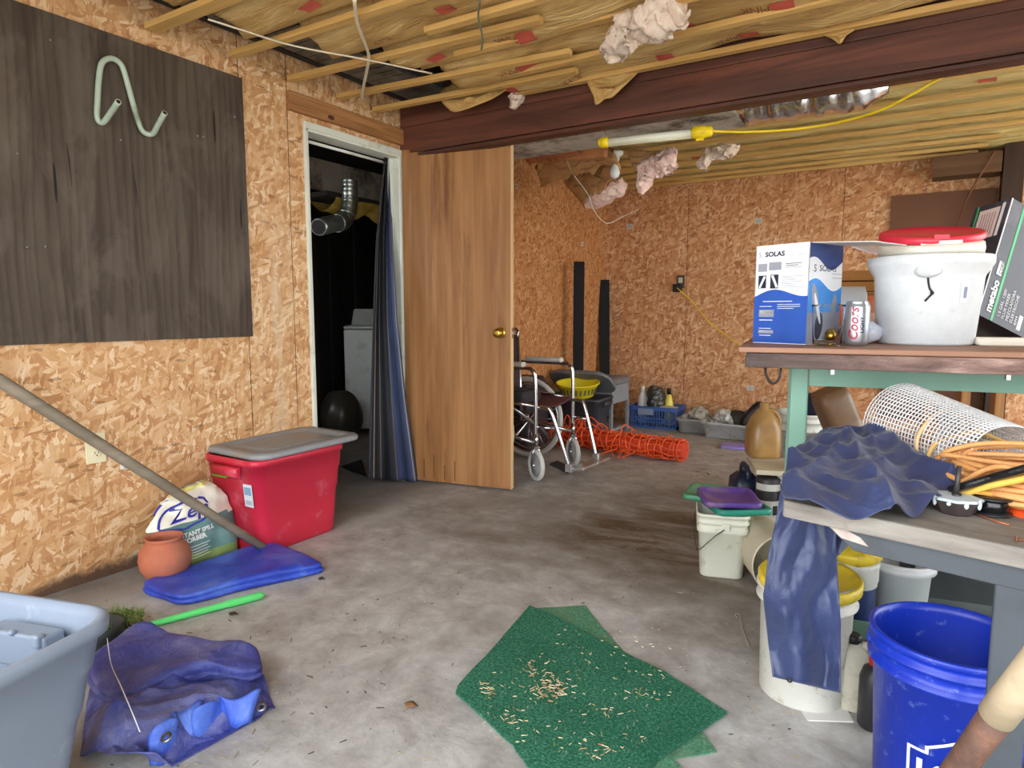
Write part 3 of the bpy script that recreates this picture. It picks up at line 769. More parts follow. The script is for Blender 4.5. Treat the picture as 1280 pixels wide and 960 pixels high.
def slab(name, outline, h, mat, label, cat, **k): return tag(obj(name, slab_mb(outline, h, **k), mat), label, cat)
slab('folded_tarp', [(178, 741), (205, 752), (236, 757), (300, 741), (396, 719), (398, 712), (372, 702), (350, 693), (338, 690), (312, 692), (250, 712), (205, 729)], .042, M_TARP, 'bright blue tarp folded flat on the floor beside the terracotta pot', 'tarp', layers=2, hfn=lambda o: .22*math.sin(o.x*9+o.y*5))
# crumpled tarp
ol = [(112, 862), (108, 905), (100, 945), (150, 950), (186, 962), (215, 958), (243, 925), (262, 925), (290, 905), (312, 903), (325, 890), (344, 886), (332, 873), (322, 872), (328, 850), (316, 838), (280, 834), (240, 820), (200, 800), (182, 799), (150, 812), (125, 835)]
pts = [at(x, y, z=.004) for x, y in ol]
tops = [(135, 862, .10), (122, 900, .11), (150, 905, .10), (180, 868, .125), (230, 862, .125), (280, 858, .115), (312, 855, .085), (318, 845, .05), (200, 830, .07), (190, 812, .04), (250, 838, .06), (300, 878, .05), (250, 880, .10), (215, 893, .115), (180, 905, .10), (170, 935, .09), (190, 940, .07), (235, 905, .05), (262, 900, .045), (205, 925, .06), (140, 930, .06), (325, 880, .02), (155, 840, .06)]
pts += [at(x, y, z=z*.8) for x, y, z in tops]
m = patch(pts, levels=4, amp=.022, fs=6.0, iters=2, cre=((1, .5, 13, .03), (-.4, 1, 18, .026), (.9, -.6, 38, .010)), floor=.003)
tp = tag(obj('crumpled_tarp', m, M_TARP2, solid=.003), 'faded navy blue tarp crumpled in folds on the floor beside the grey tote', 'tarp')
for (px, py, z) in ((208, 922, .075), (327, 884, .04)):
    p = at(px, py, z=z); m = MB(T(p) @ Rx(.5) @ Ry(.2)); m.lathe([(.006, 0), (.012, .0), (.013, .002), (.011, .004), (.006, .003)], 18, cap0=False, cap1=False); obj('grommet', m, M_STEEL, tp)
m = slab_mb([(112, 868), (140, 838), (180, 812), (222, 822), (270, 836), (312, 842), (326, 852), (327, 868), (300, 876), (262, 872), (215, 884), (170, 902), (130, 900)], .042, layers=2, seed=9, hfn=lambda o: .25*math.sin(o.x*14+o.y*6)+.12*math.sin(o.x*31-o.y*17), zb=.045)
obj('tarp_fold', m, M_TARP2, tp, label='greyish thick fold lying on top of the tarp')
# extra lifted folds of the crumpled tarp
for i, (a0, a1, b0, b1) in enumerate((((188, 958), (243, 924), (200, 905), (246, 880)), ((240, 922), (312, 902), (246, 884), (318, 866)))):
    P0, P1, Q0, Q1 = at(*a0, z=.006), at(*a1, z=.006), at(*b0, z=.085), at(*b1, z=.07)
    m = MB(); m.smooth = True
    m.grid(18, 10, lambda u, v: (P0*(1-u)+P1*u)*(1-v) + (Q0*(1-u)+Q1*u)*v + V(.014*math.sin(u*7+i), -.014*math.sin(u*9+v*3), .03*math.sin(PI*v)+.008*math.sin(u*15)))
    obj('tarp_fold', m, M_TARP, tp, solid=.002, label='brighter blue fold of the tarp edge')
# green stake
a, b = at(168, 786, z=.013), at(331, 743, z=.015); dd = b - a
m = MB(); m.tube([a, a+dd*.06, a+dd*.3, a+dd*.68, a+dd*.72, a+dd*.96, b], [.006, .010, .0115, .0125, .0145, .0145, .004], 14)
m2 = m; st = tag(obj('plastic_stake', m, plain((92, 214, 116), .4, var=.05)), 'bright green plastic stick lying in front of the folded tarp', 'stick')
m = MB(); m.tube([a, a+dd*.05], [.0065, .0105], 12); obj('tip', m, plain((96, 190, 150), .5), st)
# moss clump
r = random.Random(3); m = MB(); c = at(150, 790, z=0)
m.ball(c + V(-.02, -.03, .03), (.07, .06, .035), 16, 8)
for k in range(520):
    a = r.uniform(0, 2*PI); q = r.random() ** .5 * .075; p = c + V(q*math.cos(a), q*math.sin(a), 0.02+.03*r.random()); d1 = V(r.uniform(-1, 1), r.uniform(-1, 1), r.uniform(.2, 1.1)).normalized() * r.uniform(.02, .05); s = d1.orthogonal().normalized() * .0016
    m.add([p - s, p + s, p + d1], [(0, 1, 2)], None, False, r.choice((1, 1, 2)))
mo = tag(obj('moss_clump', m, [plain((46, 44, 22), .9), plain((78, 100, 30), .8), plain((112, 132, 48), .8)]), 'small green mossy clump on the floor at the end of the green stick', 'moss', kind='stuff')
m = MB(T(at(128, 812, z=0))); m.lathe([(.05, 0), (.062, .05), (.066, .085), (.06, .085), (.05, .02)], 24)
tag(obj('plant_pot', m, plain((40, 44, 40), .6)), 'dark plastic plant pot between the grey tote and the moss', 'pot')
m = MB(); m.tube(cr([at(134, 798, z=.13), at(139, 830, z=.15), at(150, 855, z=.165), at(165, 890, z=.15), at(175, 915, z=.12)], 6), .0012, 6)
tag(obj('loose_string', m, plain((222, 222, 216), .6)), 'thin white string trailing over the crumpled tarp', 'string')
# ------------------------------------------------------------------ curtain and side room
def ip(tab, y):
    for (y0, x0), (y1, x1) in zip(tab, tab[1:]):
        if y <= y1: return x0 + (x1 - x0) * (y - y0) / (y1 - y0)
    return tab[-1][1]
LE = [(196, 481), (240, 476), (300, 470), (400, 466), (500, 463), (597, 460)]; RE = [(196, 488), (240, 489), (300, 491), (400, 497), (500, 508), (604, 523)]
def curt(u, v):
    yp = 196 + v * (597 + 8*u - 196); x0, x1 = ip(LE, yp), ip(RE, yp)
    fold = math.sin(u*PI*5.0 + .6) * (.012 + .018*v) + .01*math.sin(u*17+v*4)
    sv = min(v/.55, 1); sv = sv*sv*(3-2*sv)
    xx = GW - .07 + fold*(1-.5*u*sv) + .165 * sv * max(0, (u-.35)/.65) + .02 * v*(1-u)
    uu = u ** 1.0
    p = at(x0 + (x1 - x0)*uu, yp, x=xx)
    p.z = max(p.z, .006)
    return p
STR = [1,1,0,0,3,0,0,0,1,1,2,1,0,0,0,0,0,0,0,0,0,1,1,2,4,4,4,4,4,4,4,1,4,4,4,4,4,3,4,1]
m = MB(); m.smooth = True; m.grid(80, 60, curt, mfn=lambda u, v: STR[int(u*len(STR)*.999)])
cur = tag(obj('striped_curtain', m, [plain((30, 32, 40), .8, var=.15), plain((46, 48, 58), .8), plain((112, 100, 90), .8), plain((150, 138, 120), .8), plain((58, 70, 104), .75, var=.12)], solid=.002), 'navy and tan striped fabric curtain hanging in the doorway', 'curtain')
m = MB(); m.tube([V(GW-.07, DY0+.02, 1.935), V(GW-.07, DY1-.03, 1.935)], .008, 10)
tag(obj('curtain_rod', m, M_WHITEPAINT), 'thin white rod under the top of the door frame', 'rod')
m = MB(); a = at(481, 178, x=GW-.09); b = at(494, 320, x=GW-.1)
m.bb((GW-.10, a.y, .05), (GW-.09, a.y+.03, 1.93)); tag(obj('white_strip', m, M_WHITEPAINT), 'narrow white board standing behind the striped curtain', 'board')
# washing machine
bw = at(433, 541, z=0); root = thing('washing_machine', 'white top-loading washing machine in the dark side room', 'washing machine', bw, rot=.7); Mw = T(bw) @ Rz(.7)
WHT = plain((190, 194, 190), .35, var=.04, dirt=(140, 140, 130), dirt_amt=.25)
m = MB(Mw); m.bb((0, 0, .03), (.66, .6, .90)); obj('cabinet', m, WHT, root, bevel=.012, seg=3)
m = MB(Mw); m.bb((0, -.005, .905), (.66, .6, .93)); obj('top_lid', m, WHT, root, bevel=.01, seg=3)
m = MB(Mw); m.loft([[(.03, .35, .93), (.63, .35, .93), (.63, .6, .93), (.03, .6, .93)], [(.05, .42, 1.08), (.61, .42, 1.08), (.61, .58, 1.08), (.05, .58, 1.08)]], smooth=False); obj('control_panel', m, plain((176, 178, 170), .4), root, bevel=.015, seg=3)
m = MB(Mw @ T(.27, .385, 1.0) @ Rx(PI/2-.5)); m.lathe([(.036, 0), (.036, .012), (.03, .03), (.01, .034)], 24); obj('dial', m, M_CHROME, root)
for xx in (.05, .57): m = MB(Mw); m.cyl((xx, .05, 0), (xx, .05, .03), .02); obj('foot', m, M_BLACK, root)
# duct
m = MB(); xd = -3.1
c1, c2, c3, c4 = at(437, 225, x=xd), at(437, 255, x=xd), at(430, 276, x=xd), at(398, 284, x=xd+.1)
path = cr([c1, (c1+c2)/2, c2, c3, (c3+c4)/2, c4], 8); m.tube(path, [.05 + .0025*math.sin(i*2.3) for i in range(len(path))], 20)
sp_ = tag(obj('stove_pipe', m, M_GALV), 'shiny galvanised elbow duct in the dark side room', 'duct')
dd = (path[-1] - path[-2]).normalized(); m = MB(); m.cyl(path[-1] - dd*.002, path[-1] + dd*.002, .042, n=20); obj('mouth_shade_disc', m, M_BLACK, sp_)  # solid black disc for the shade inside the pipe
for k_ in (12, 20, 28): m = MB(); q_ = path[k_]; d2_ = (path[k_+1] - q_).normalized(); m.cyl(q_, q_ + d2_*.012, .0545, n=20); obj('seam_band', m, M_GALV, sp_)
m = MB(); a = at(388, 205, x=-3.45); b = at(480, 200, x=-3.45)
m.bb((-3.5, a.y, 1.86), (-3.48, b.y+.3, 2.06)); tag(obj('stained_board', m, M_PEEL), 'mouldy pale board across the top of the dark side room', 'board')
m = MB(); m.bb((-3.6, a.y-.1, 1.77), (-3.2, b.y+.3, 1.80)); tag(obj('dark_shelf', m, M_DARKV), 'dark shelf board under the mouldy pale board', 'shelf')
m = MB(); m.smooth = True
m.grid(40, 10, lambda u, v: (-3.42+.25*v+.03*noise.noise(Vector((u*8, v*3, 1))), a.y-.05+(b.y+.3-a.y)*u, 1.765 - .10*math.sin(PI*v)*(.7+.5*noise.noise(Vector((u*9, v*4, 5))))))
tag(obj('yellow_insulation', m, M_YELLOWW), 'ragged yellow insulation hanging under the dark shelf', 'insulation')
c = at(425, 540, z=0) + V(.16, -.2, 0); m = MB(); m.smooth = True
def bagf(u, v):
    a, e = 2*PI*u, PI*(v-.5); q = 1 + .12*noise.noise(Vector((math.cos(a)*2, math.sin(a)*2, v*3)))
    return (c.x+.1 + .17*math.cos(e)*math.cos(a)*q, c.y-.02 + .17*math.cos(e)*math.sin(a)*q, .20 + .20*math.sin(e)*q)
m.grid(28, 16, bagf); m.cyl(c + V(.18, -.12, 0), c + V(.15, -.1, .13), .05, .04)
tag(obj('dark_bag', m, plain((58, 54, 46), .35, var=.3, bump=.3, bs=20)), 'dark plastic sack on the floor in front of the washing machine', 'sack')
m = MB()
for i in range(7):
    y = 2.45 + i*.24; m.bb((-4.45, y, .02), (-4.42, y+.06, 1.75))
tag(obj('dark_shelving', m, M_DARKV), 'dark upright boards deep in the side room', 'boards')
m = MB(); q = [at(x, y, z=.006) for x, y in ((425, 583), (452, 574), (459, 596), (440, 590))]
m = patch(q + [at(445, 583, z=.02)], levels=2, amp=.006); tag(obj('black_rag', m, M_BLACKM, solid=.002), 'small black rag on the floor beside the red tote', 'rag')
# ------------------------------------------------------------------ ceiling bits
def fluff_piece(name, pts, radii, mat, label, cat='insulation', seed=1, n=36, amp=.85, flat=.75):
    P = cr(pts, 16); k = len(P); R = []
    for i in range(k):
        q = i / (k-1) * (len(radii)-1); j = min(int(q), len(radii)-2); R.append(radii[j] + (radii[j+1]-radii[j])*(q-j))
    m = MB(); m.tube(P, R, n, flat=flat)
    for i, v in enumerate(m.v):
        d1 = noise.noise_vector(v*16 + V(seed, 0, 0)) * .5 + noise.noise_vector(v*42 + V(0, seed, 0)) * .28 + noise.noise_vector(v*90) * .12
        m.v[i] = v + d1 * (amp * .09)
    return tag(obj(name, m, mat), label, cat)
WHITEPINK = fluff('pale_fibreglass', (206, 178, 160), (240, 226, 210), 22)
p = lambda x, y, z: at(x, y, z=z)
fluff_piece('insulation_tuft', [p(850, 4, 2.17), p(825, 22, 2.14), p(795, 35, 2.12), p(770, 52, 2.10), p(775, 68, 2.09)], [.05, .085, .075, .055, .02], WHITEPINK, 'large pale pink insulation tuft hanging between the ceiling strips near the top of the photo', seed=2)
py = lambda x, y, yy: at(x, y, y=yy)
fluff_piece('insulation_tuft', [py(845, 195, 3.85), py(830, 206, 3.85), py(812, 213, 3.86), py(803, 240, 3.86)], [.05, .075, .07, .015], M_PINK, 'pink insulation tuft hanging behind the yellow-ended work light', seed=5)
fluff_piece('insulation_tuft', [py(920, 188, 4.2), py(900, 190, 4.2), py(885, 193, 4.2), py(880, 212, 4.2)], [.035, .045, .04, .022], WHITEPINK, 'small pale insulation tuft hanging behind the beam beside the pink one', seed=8)
fluff_piece('insulation_tuft', [py(655, 118, 3.085), py(648, 122, 3.08), py(645, 132, 3.08)], [.02, .03, .008], WHITEPINK, 'small pink tuft poking out over the beam near the open door', seed=11)
def flap(name, poly, yy, mat, label, seed=1, z_th=.004):
    pts = [at(px, py_, y=yy + dy) for px, py_, dy in poly]
    # refine in its own plane
    c = sum(pts, V(0, 0, 0)) / len(pts); cl = cr(pts, 3, True)
    rings = [cl]
    for s in (.8, .55, .3, .1): rings.append([c + (q - c)*s + V(0, .05*noise.noise(Vector((q.x*5*s, q.z*7, seed))), 0) for q in cl])
    m = MB(); m.loft(rings, False, True); return m
m = flap('x', [(735, 98, 0), (770, 92, 0), (800, 86, .02), (790, 98, .0), (776, 112, -.01), (765, 122, -.02), (756, 124, -.02), (745, 131, -.03), (742, 120, -.02)], 3.05, M_KRAFT, '')
pw = at(742, 108, y=2.99); 
m.text('PINK', basis(pw + V(.0, .0, -.005), (-1, -.1, .12), ez=(0, .1, -1)) @ T(-.1, 0, 0), .04, 2)
tag(obj('paper_flap', m, [M_KRAFT, M_RED_INK, M_INK], solid=.002), 'torn kraft paper flap hanging over the beam in front of the door', 'paper')
m = flap('x', [(1030, 42, 0), (1068, 36, 0), (1058, 44, 0), (1050, 55, -.02), (1040, 48, 0)], 3.06, M_KRAFT, '')
tag(obj('paper_flap', m, M_KRAFT, solid=.002), 'small torn kraft paper flap on the beam near the silver foil duct', 'paper')
m = flap('x', [(560, 105, 0), (610, 100, 0), (635, 108, 0), (618, 122, -.03), (600, 130, -.05), (578, 138, -.05), (564, 139, -.05), (550, 122, -.03)], 2.98, M_KRAFT, '')
pw = at(584, 129, y=2.92)
m.text('R-19', basis(pw, (-1, -.1, .12), ez=(0, .3, -1)) @ T(-.06, 0, 0), .04, 1)
tag(obj('paper_flap', m, [M_KRAFT, M_INK], solid=.002), 'sagging kraft paper flap above the top corner of the open door', 'paper')
# droopy heap in the rear left corner
KB = plain((186, 144, 96), .6, var=.25, sc=9, bump=.5, bs=30)
KR = plain((196, 132, 88), .55, var=.15, sc=6, dirt=(120, 60, 40), dirt_amt=.2)
def sheet(pts4, mat, label, seed, amp=.04, th=.012, nm='paper_sheet'):
    a, b, c, d = pts4; m = MB(); m.smooth = True
    m.grid(22, 16, lambda u, v: (a*(1-u)+b*u)*(1-v) + (d*(1-u)+c*u)*v + V(0, amp*.5, -amp).normalized()*amp*(noise.ridged_multi_fractal(Vector((u*3+seed, v*3, seed)), 1, 2, 3, 1, 2) - 1))
    return tag(obj(nm, m, mat, solid=th), label, 'insulation')
sheet((py(650, 190, 3.95), py(760, 174, 3.75), py(758, 194, 3.8), py(662, 205, 4.0)), KR, 'brown paper batt edge sagging just behind the beam beside the door', 1, .02)
sheet((py(668, 204, 4.2), py(765, 182, 4.0), py(775, 205, 4.15), py(676, 226, 4.3)), KB, 'crumpled brown kraft sheet drooping in the rear left corner, upper one', 4, .06)
sheet((py(698, 216, 4.6), py(772, 205, 4.3), py(768, 222, 4.3), py(730, 254, 4.5)), KB, 'crumpled brown kraft sheet drooping in the rear left corner, lower one', 7, .05)
fluff_piece('insulation_tuft', [py(737, 255, 4.55), py(752, 246, 4.5), py(772, 234, 4.45), py(780, 228, 4.45)], [.055, .085, .08, .045], M_PINK, 'long pink insulation roll drooping out of the kraft paper in the rear left corner', seed=14, amp=.35)
sheet((py(783, 188, 4.0), py(835, 186, 3.95), py(828, 200, 3.95), py(793, 212, 4.0)), KB, 'square of kraft paper hanging above the pink tuft behind the work light', 9, .02)
# foil duct
m = MB(); m.smooth = True
fa, fb = at(962, 134, z=2.09), at(1098, 112, z=2.09)
fa = V(-.80, 3.46, 2.045); fb2 = V(-.20, 3.50, 2.045)
def foil(u, v):
    a = 2*PI*v; r_ = .085*(1+.04*math.sin(u*62) + .06*math.sin(u*37+v*9) + .12*noise.noise(Vector((u*9, math.cos(a)*2, math.sin(a)*2)))) * (1 if u < .8 else 1-.7*(u-.8)/.2)
    q = fa + (fb2-fa)*u; return q + V(0, r_*math.cos(a)*1.5, r_*math.sin(a)*.9)
m.grid(90, 28, foil); tag(obj('foil_duct', m, plain((214, 216, 222), .16, 1.0, var=.12, sc=30, bump=.9, bs=40)), 'crinkled silver foil duct between the beam and the rear insulation', 'duct')
# work light
la, lb = V(-1.47, 3.225, 1.915), V(-.93, 3.30, 1.915)
dd = (lb-la).normalized(); root = thing('work_light', 'fluorescent tube work light with yellow ends hanging under the beam', 'light', la)
YEL = plain((236, 206, 22), .38, var=.05)
m = MB(); m.tube([la, la+dd*.035, la+dd*.04], [.026, .026, .021], 20); m.cyl(la-dd*.012, la, .018, .022); obj('end_cap', m, YEL, root)
m = MB(); m.tube([lb-dd*.09, lb-dd*.08, lb-dd*.03, lb-dd*.02, lb, lb+dd*.01], [.021, .03, .03, .026, .026, .014], 20); m.box(lb-dd*.05+V(0, 0, -.034), (.035, .012, .012)); m.box(lb-dd*.03+V(0, -.02, 0), (.03, .02, .03)); obj('end_cap', m, YEL, root, label='larger yellow end housing with the switch')
m = MB(); m.cyl(la+dd*.04, lb-dd*.085, .019, n=20); obj('tube_guard', m, plain((226, 226, 206), .3, var=.03), root)
m = MB(); m.cyl(la+dd*.04+V(0, 0, -.017), lb-dd*.085+V(0, 0, -.017), .008, n=8); obj('reflector_rail', m, plain((206, 200, 168), .4), root)
for q in (la+dd*.02, lb-dd*.10):
    m = MB(); m.tube(cr([q+V(0, 0, .02), q+V(.004, .0, .04), q+V(-.004, 0, .055), q+V(0, 0, .075)], 5), .0022, 6); obj('hanging_hook', m, M_STEEL, root)
m = MB(); m.tube(cr([lb+dd*.005, at(925, 165, y=3.34), at(975, 163, y=3.40), at(1020, 158, y=3.45), at(1060, 150, y=3.42), at(1100, 138, y=3.36), at(1140, 118, y=3.30), at(1165, 103, y=3.275), at(1186, 92, y=3.265)], 6), .006, 8); obj('power_cord', m, YEL, root)
# bulb in holder
b = at(769, 196, z=2.06); root = thing('bulb_holder', 'bare white light bulb in a ceiling holder behind the beam', 'light', b)
m = MB(T(b)); m.lathe([(.055, .03), (.05, .01), (.03, .0), (.026, -.03), (.022, -.035)], 24); obj('lamp_base', m, plain((214, 214, 206), .4), root)
m = MB(T(b)); m.lathe([(.014, -.03), (.016, -.05), (.03, -.085), (.033, -.105), (.026, -.128), (.008, -.139)], 24); obj('bulb', m, plain((226, 232, 232), .2), root)
# wires
def wire(name, pts, r_, mat, label, cat='cable'):
    m = MB(); m.tube(cr(pts, 6), r_, 6); return tag(obj(name, m, mat), label, cat)
WW = plain((218, 208, 184), .5, var=.05)
wire('ceiling_wire', [at(260, 24, z=2.17), at(310, 40, z=2.16), at(370, 58, z=2.16), at(460, 75, z=2.16), at(540, 92, z=2.17)], .004, WW, 'long thin cream wire strung diagonally under the ceiling strips at the left')
wire('ceiling_wire', [at(443, 0, z=2.16), at(447, 30, z=2.16), at(460, 65, z=2.165), at(460, 80, z=2.165), at(455, 105, z=2.165), at(452, 122, z=2.165)], .007, WW, 'cream cable hanging down across the ceiling strips above the doorway')
wire('ceiling_wire', [at(600, 0, z=2.17), at(598, 22, z=2.16), at(603, 45, z=2.13), at(602, 62, z=2.11)], .004, plain((110, 116, 96), .5), 'dark green twisted wire end dangling from the ceiling above the door')
wire('loose_string', [at(704, 187, y=4.0), at(715, 215, y=4.2), at(735, 243, y=4.4), at(742, 262, y=4.42), at(758, 279, y=4.45), at(780, 270, y=4.5), at(798, 262, y=4.5)], .003, WW, 'cream string looping below the drooping insulation in the rear left corner', 'string')
wire('loose_cable', [at(1243, 190, y=5.84), at(1228, 215, y=5.83), at(1208, 250, y=5.9), at(1195, 290, y=6.04), at(1190, 330, y=6.04)], .006, plain((120, 72, 44), .5), 'thin brown cable hanging in front of the plain brown hardboard sheet', 'cable')

# ------------------------------------------------------------------ back of the room
# wheelchair ; local x forward (world +x), y to the far side
Wc = V(-2.22, 3.76, 0); rot = -.03
root = thing('wheelchair', 'folding steel wheelchair with grey armrests parked behind the open door', 'wheelchair', Wc, rot=rot); Mw = T(Wc) @ Rz(rot)
GREYT = plain((196, 194, 186), .6, var=.06)
for s in (-1, 1):
    y = s*.24
    m = MB(Mw); m.tube(cr([V(-.2, y, .70), V(.12, y, .705), V(.185, y, .69), V(.205, y, .65), V(.21, y, .5), V(.21, y, .2)], 5), .0125, 10)
    m.tube([V(-.24, y, .92), V(-.21, y, .45), V(-.2, y, .28)], .0125, 10); m.tube([V(-.215, y, .5), V(.21, y, .47)], .011, 10); m.tube([V(-.205, y, .30), V(.21, y, .24)], .011, 10)
    m.tube(cr([V(-.23, y, .9), V(-.26, y, .93), V(-.34, y, .93)], 4), .0125, 10)
    obj('side_frame', m, M_CHROME, root)
    m = MB(Mw); m.loft([[(q, y+w_, z) for w_, z in rrect(.05, .03, .012, 3)] for q in (-.16, -.155, .115, .12)], M=T(0, 0, .725)); obj('armrest', m, GREYT, root)
    # rear wheel
    yr = s*.31; m = MB(Mw @ T(-.2, yr, .295) @ Rx(PI/2)); m.tube([(.277*math.cos(a), .277*math.sin(a), 0) for a in [2*PI*i/40 for i in range(40)]], .018, 10, closed=True); tw = obj('rear_wheel', m, GREYT, root)
    m = MB(Mw @ T(-.2, yr, .295) @ Rx(PI/2))
    m.tube([(.255*math.cos(a), .255*math.sin(a), 0) for a in [2*PI*i/40 for i in range(40)]], .008, 8, closed=True); m.cyl((0, 0, -.03), (0, 0, .03), .022)
    for i in range(20):
        a = 2*PI*i/20; m.cyl((.02*math.cos(a+.6), .02*math.sin(a+.6), .02*(-1)**i), (.255*math.cos(a), .255*math.sin(a), 0), .0016, n=5)
    obj('wheel_rim', m, M_CHROME, tw)
    m = MB(Mw @ T(-.2, yr+s*.03, .295) @ Rx(PI/2)); m.tube([(.235*math.cos(a), .235*math.sin(a), 0) for a in [2*PI*i/36 for i in range(36)]], .007, 8, closed=True); obj('hand_rim', m, M_CHROME, tw)
    # caster
    m = MB(Mw @ T(.215, y, .10) @ Rz(-.55 if s < 0 else -.65) @ Rx(PI/2)); m.lathe([(.072, -.012), (.088, -.016), (.098, -.01), (.1, 0), (.098, .01), (.088, .016), (.072, .012), (.072, -.012)], 36, cap0=False, cap1=False); cw_ = obj('caster_wheel', m, GREYT, root); m = MB(Mw @ T(.215, y, .10) @ Rz(-.55 if s < 0 else -.65) @ Rx(PI/2)); m.lathe([(.02, -.016), (.03, -.008), (.073, -.006), (.073, .006), (.03, .008), (.02, .016)], 24); obj('caster_hub', m, plain((150, 150, 150), .4), cw_)
    m = MB(Mw @ T(.215, y, .10) @ Rz(-.55 if s < 0 else -.65)); 
    for q in (-1, 1): m.tube([V(0, q*.024, 0), V(0, q*.024, .08), V(0, q*.012, .115)], .007, 8)
    m.box((0, 0, .115), (.03, .04, .012)); m.cyl((0, 0, .11), (0, 0, .2), .013); m.cyl((0, -.03, 0), (0, .03, 0), .008); obj('caster_fork', m, M_CHROME, root)
    # leg rest
    m = MB(Mw); m.tube(cr([V(.2, y*.92, .46), V(.27, y*.92, .46), V(.31, y*.9, .43), V(.40, y*.8, .16), V(.415, y*.78, .10)], 5), .0115, 10); m.tube([V(.21, y, .34), V(.33, y*.9, .34)], .009, 8); obj('leg_rest', m, M_CHROME, root)
    m = MB(Mw)
    m.box((0, 0, 0), (.11, .185, .016), T(.465, s*.098, .095) @ Ry(-.15)); m.box((.42, s*.185, .098), (.045, .035, .05))
    if s < 0: m2 = MB(Mw); m2.box((0, 0, 0), (.13, .09, .014), T(.35, -.15, .088) @ Ry(.3)); obj('heel_rest', m2, M_BLACK, root)
    obj('foot_plate', m, plain((196, 198, 200), .3, .8), root, bevel=.004)
m = MB(Mw); m.tube([V(0, -.24, .2), V(0, .24, .46)], .011, 8); m.tube([V(.02, -.24, .46), V(.02, .24, .2)], .011, 8); obj('cross_brace', m, M_CHROME, root)
MAR = plain((84, 40, 50), .6, var=.2)
m = MB(Mw); m.smooth = True; m.grid(12, 10, lambda u, v: (-.2+.41*u, -.235+.47*v, .475 - .035*math.sin(PI*v))); obj('seat', m, MAR, root, solid=.008)
m = MB(Mw); m.smooth = True; m.grid(10, 10, lambda u, v: (-.215-.03*u-.04*math.sin(PI*v), -.235+.47*v, .52+.37*u)); obj('backrest', m, plain((60, 36, 44), .6, var=.2), root, solid=.008)
m = MB(Mw); m.loft([[(x, y, z) for x, y in rrect(.2, .22, .04, 4)] for z in (.0, .01, .06, .075)], M=T(-.02, -.05, .47)); c_ = obj('seat_cushion', m, plain((52, 48, 52), .8, var=.2), root, bevel=.01)
m = MB(Mw); m.loft([[(x*s_, y*s_, z) for x, y in rrect(.1, .3, .04, 4)] for z, s_ in ((.46, .8), (.5, 1), (.75, 1), (.82, .7))], M=T(-.30, -.17, 0)); obj('back_pouch', m, plain((50, 50, 54), .5, var=.2), root)
# snow fence roll
r = random.Random(5); A = V(-2.72+.12, 4.60, .085); B = V(-1.38, 4.50, .085); ax = (B-A).normalized(); uu = V(0, 0, 1).cross(ax).normalized(); ww = ax.cross(uu); Ln = (B-A).length
ORG = plain((246, 98, 46), .45, var=.12); ORD = plain((206, 62, 26), .5, var=.25, sc=30)
m = MB(); m.m = 1
P = [A + ax*Ln*k/30 for k in range(31)]; m.tube(P, [.058+.006*r.random() for _ in P], 14); m.m = 0
for k in range(34):
    c = A + ax*(Ln*(k+.5)/34); n_ = 22; rr_ = .074 + .006*r.random(); sl = r.uniform(-.03, .03)
    m.tube([c + uu*(rr_*math.cos(2*PI*i/n_)) + ww*(rr_*math.sin(2*PI*i/n_)*(.97)) + ax*(sl*math.sin(2*PI*i/n_+k)) for i in range(n_)], .0055, 5, closed=True)
    if r.random() < .75:
        a = r.uniform(.6, 2.4); q = c + uu*(.072*math.cos(a)) + ww*(.072*math.sin(a)); e2 = q + (uu*math.cos(a)+ww*math.sin(a))*r.uniform(.015, .04); m.tube([q, e2], [.005, .0035], 5)
for i in range(11):
    a = 2*PI*i/11
    m.tube([A + ax*(Ln*k/40) + (uu*math.cos(a+.2*math.sin(k*.7)) + ww*math.sin(a+.2*math.sin(k*.7)))*(.076+.004*math.sin(k*2.1+i)) for k in range(41)], .005, 5)
for k in range(16):
    t_ = r.uniform(.05, .75); q = A + ax*Ln*t_; pts = [q + V(0, -.07, -.02), q + V(r.uniform(-.05, .05), -.12, -.05+.03*r.random()), q + V(r.uniform(-.12, .12), -.17, -.075)]
    m.tube(cr(pts, 4), .0045, 5)
for k in range(14):
    t_ = r.uniform(.1, .6); q = A + ax*Ln*t_; m.tube(cr([q + V(0, .02, .07), q + V(r.uniform(-.03, .05), .05, .11+.05*r.random()), q + V(r.uniform(.02, .12), .06, .08)], 4), .0045, 5)
tag(obj('snow_fence_roll', m, [ORG, ORD]), 'roll of orange plastic mesh fencing lying on the floor behind the wheelchair', 'fence roll')
# black tote with things
bc = V(-2.43, 4.90, 0)
BT = plain((58, 58, 64), .5, var=.1, dirt=(110, 106, 100), dirt_amt=.25)
tote('storage_tote', 'black plastic storage tote by the rear left wall holding a yellow basket', bc, .52, .36, .36, .80, .08, BT, .05, rim=.012)
m = MB(T(-2.38, 4.84, .368) @ Rx(.12) @ Ry(.03)); YB_ = plain((232, 212, 34), .4, var=.05)
m.lathe([(.12, 0), (.125, .004), (.165, .10), (.178, .105), (.18, .115), (.17, .115), (.16, .104), (.118, .008)], 40, cap1=False)
mb_ = tag(obj('plastic_basket', m, YB_), 'round yellow plastic basket sitting on the black tote', 'basket')
m = MB(T(-2.38, 4.84, .368) @ Rx(.12) @ Ry(.03))
for k in range(26):
    a = 2*PI*k/26; m.box((0, 0, 0), (.004, .016, .05), Rz(a) @ T(.150, 0, .055) @ Ry(.36))
obj('opening_shade', m, plain((104, 98, 60), .7), mb_, label='dark bars for the shade in the openings round the basket side')  # solid darker bars painted for the shade in the basket holes
m = MB(T(-2.44, 5.03, .455) @ Rx(-.62)); m.loft([[(x, y, z) for x, y in rrect(w_, d_, .10, 6)] for w_, d_, z in ((.56, .30, 0), (.57, .31, .02), (.5, .25, .05), (.35, .15, .075))])
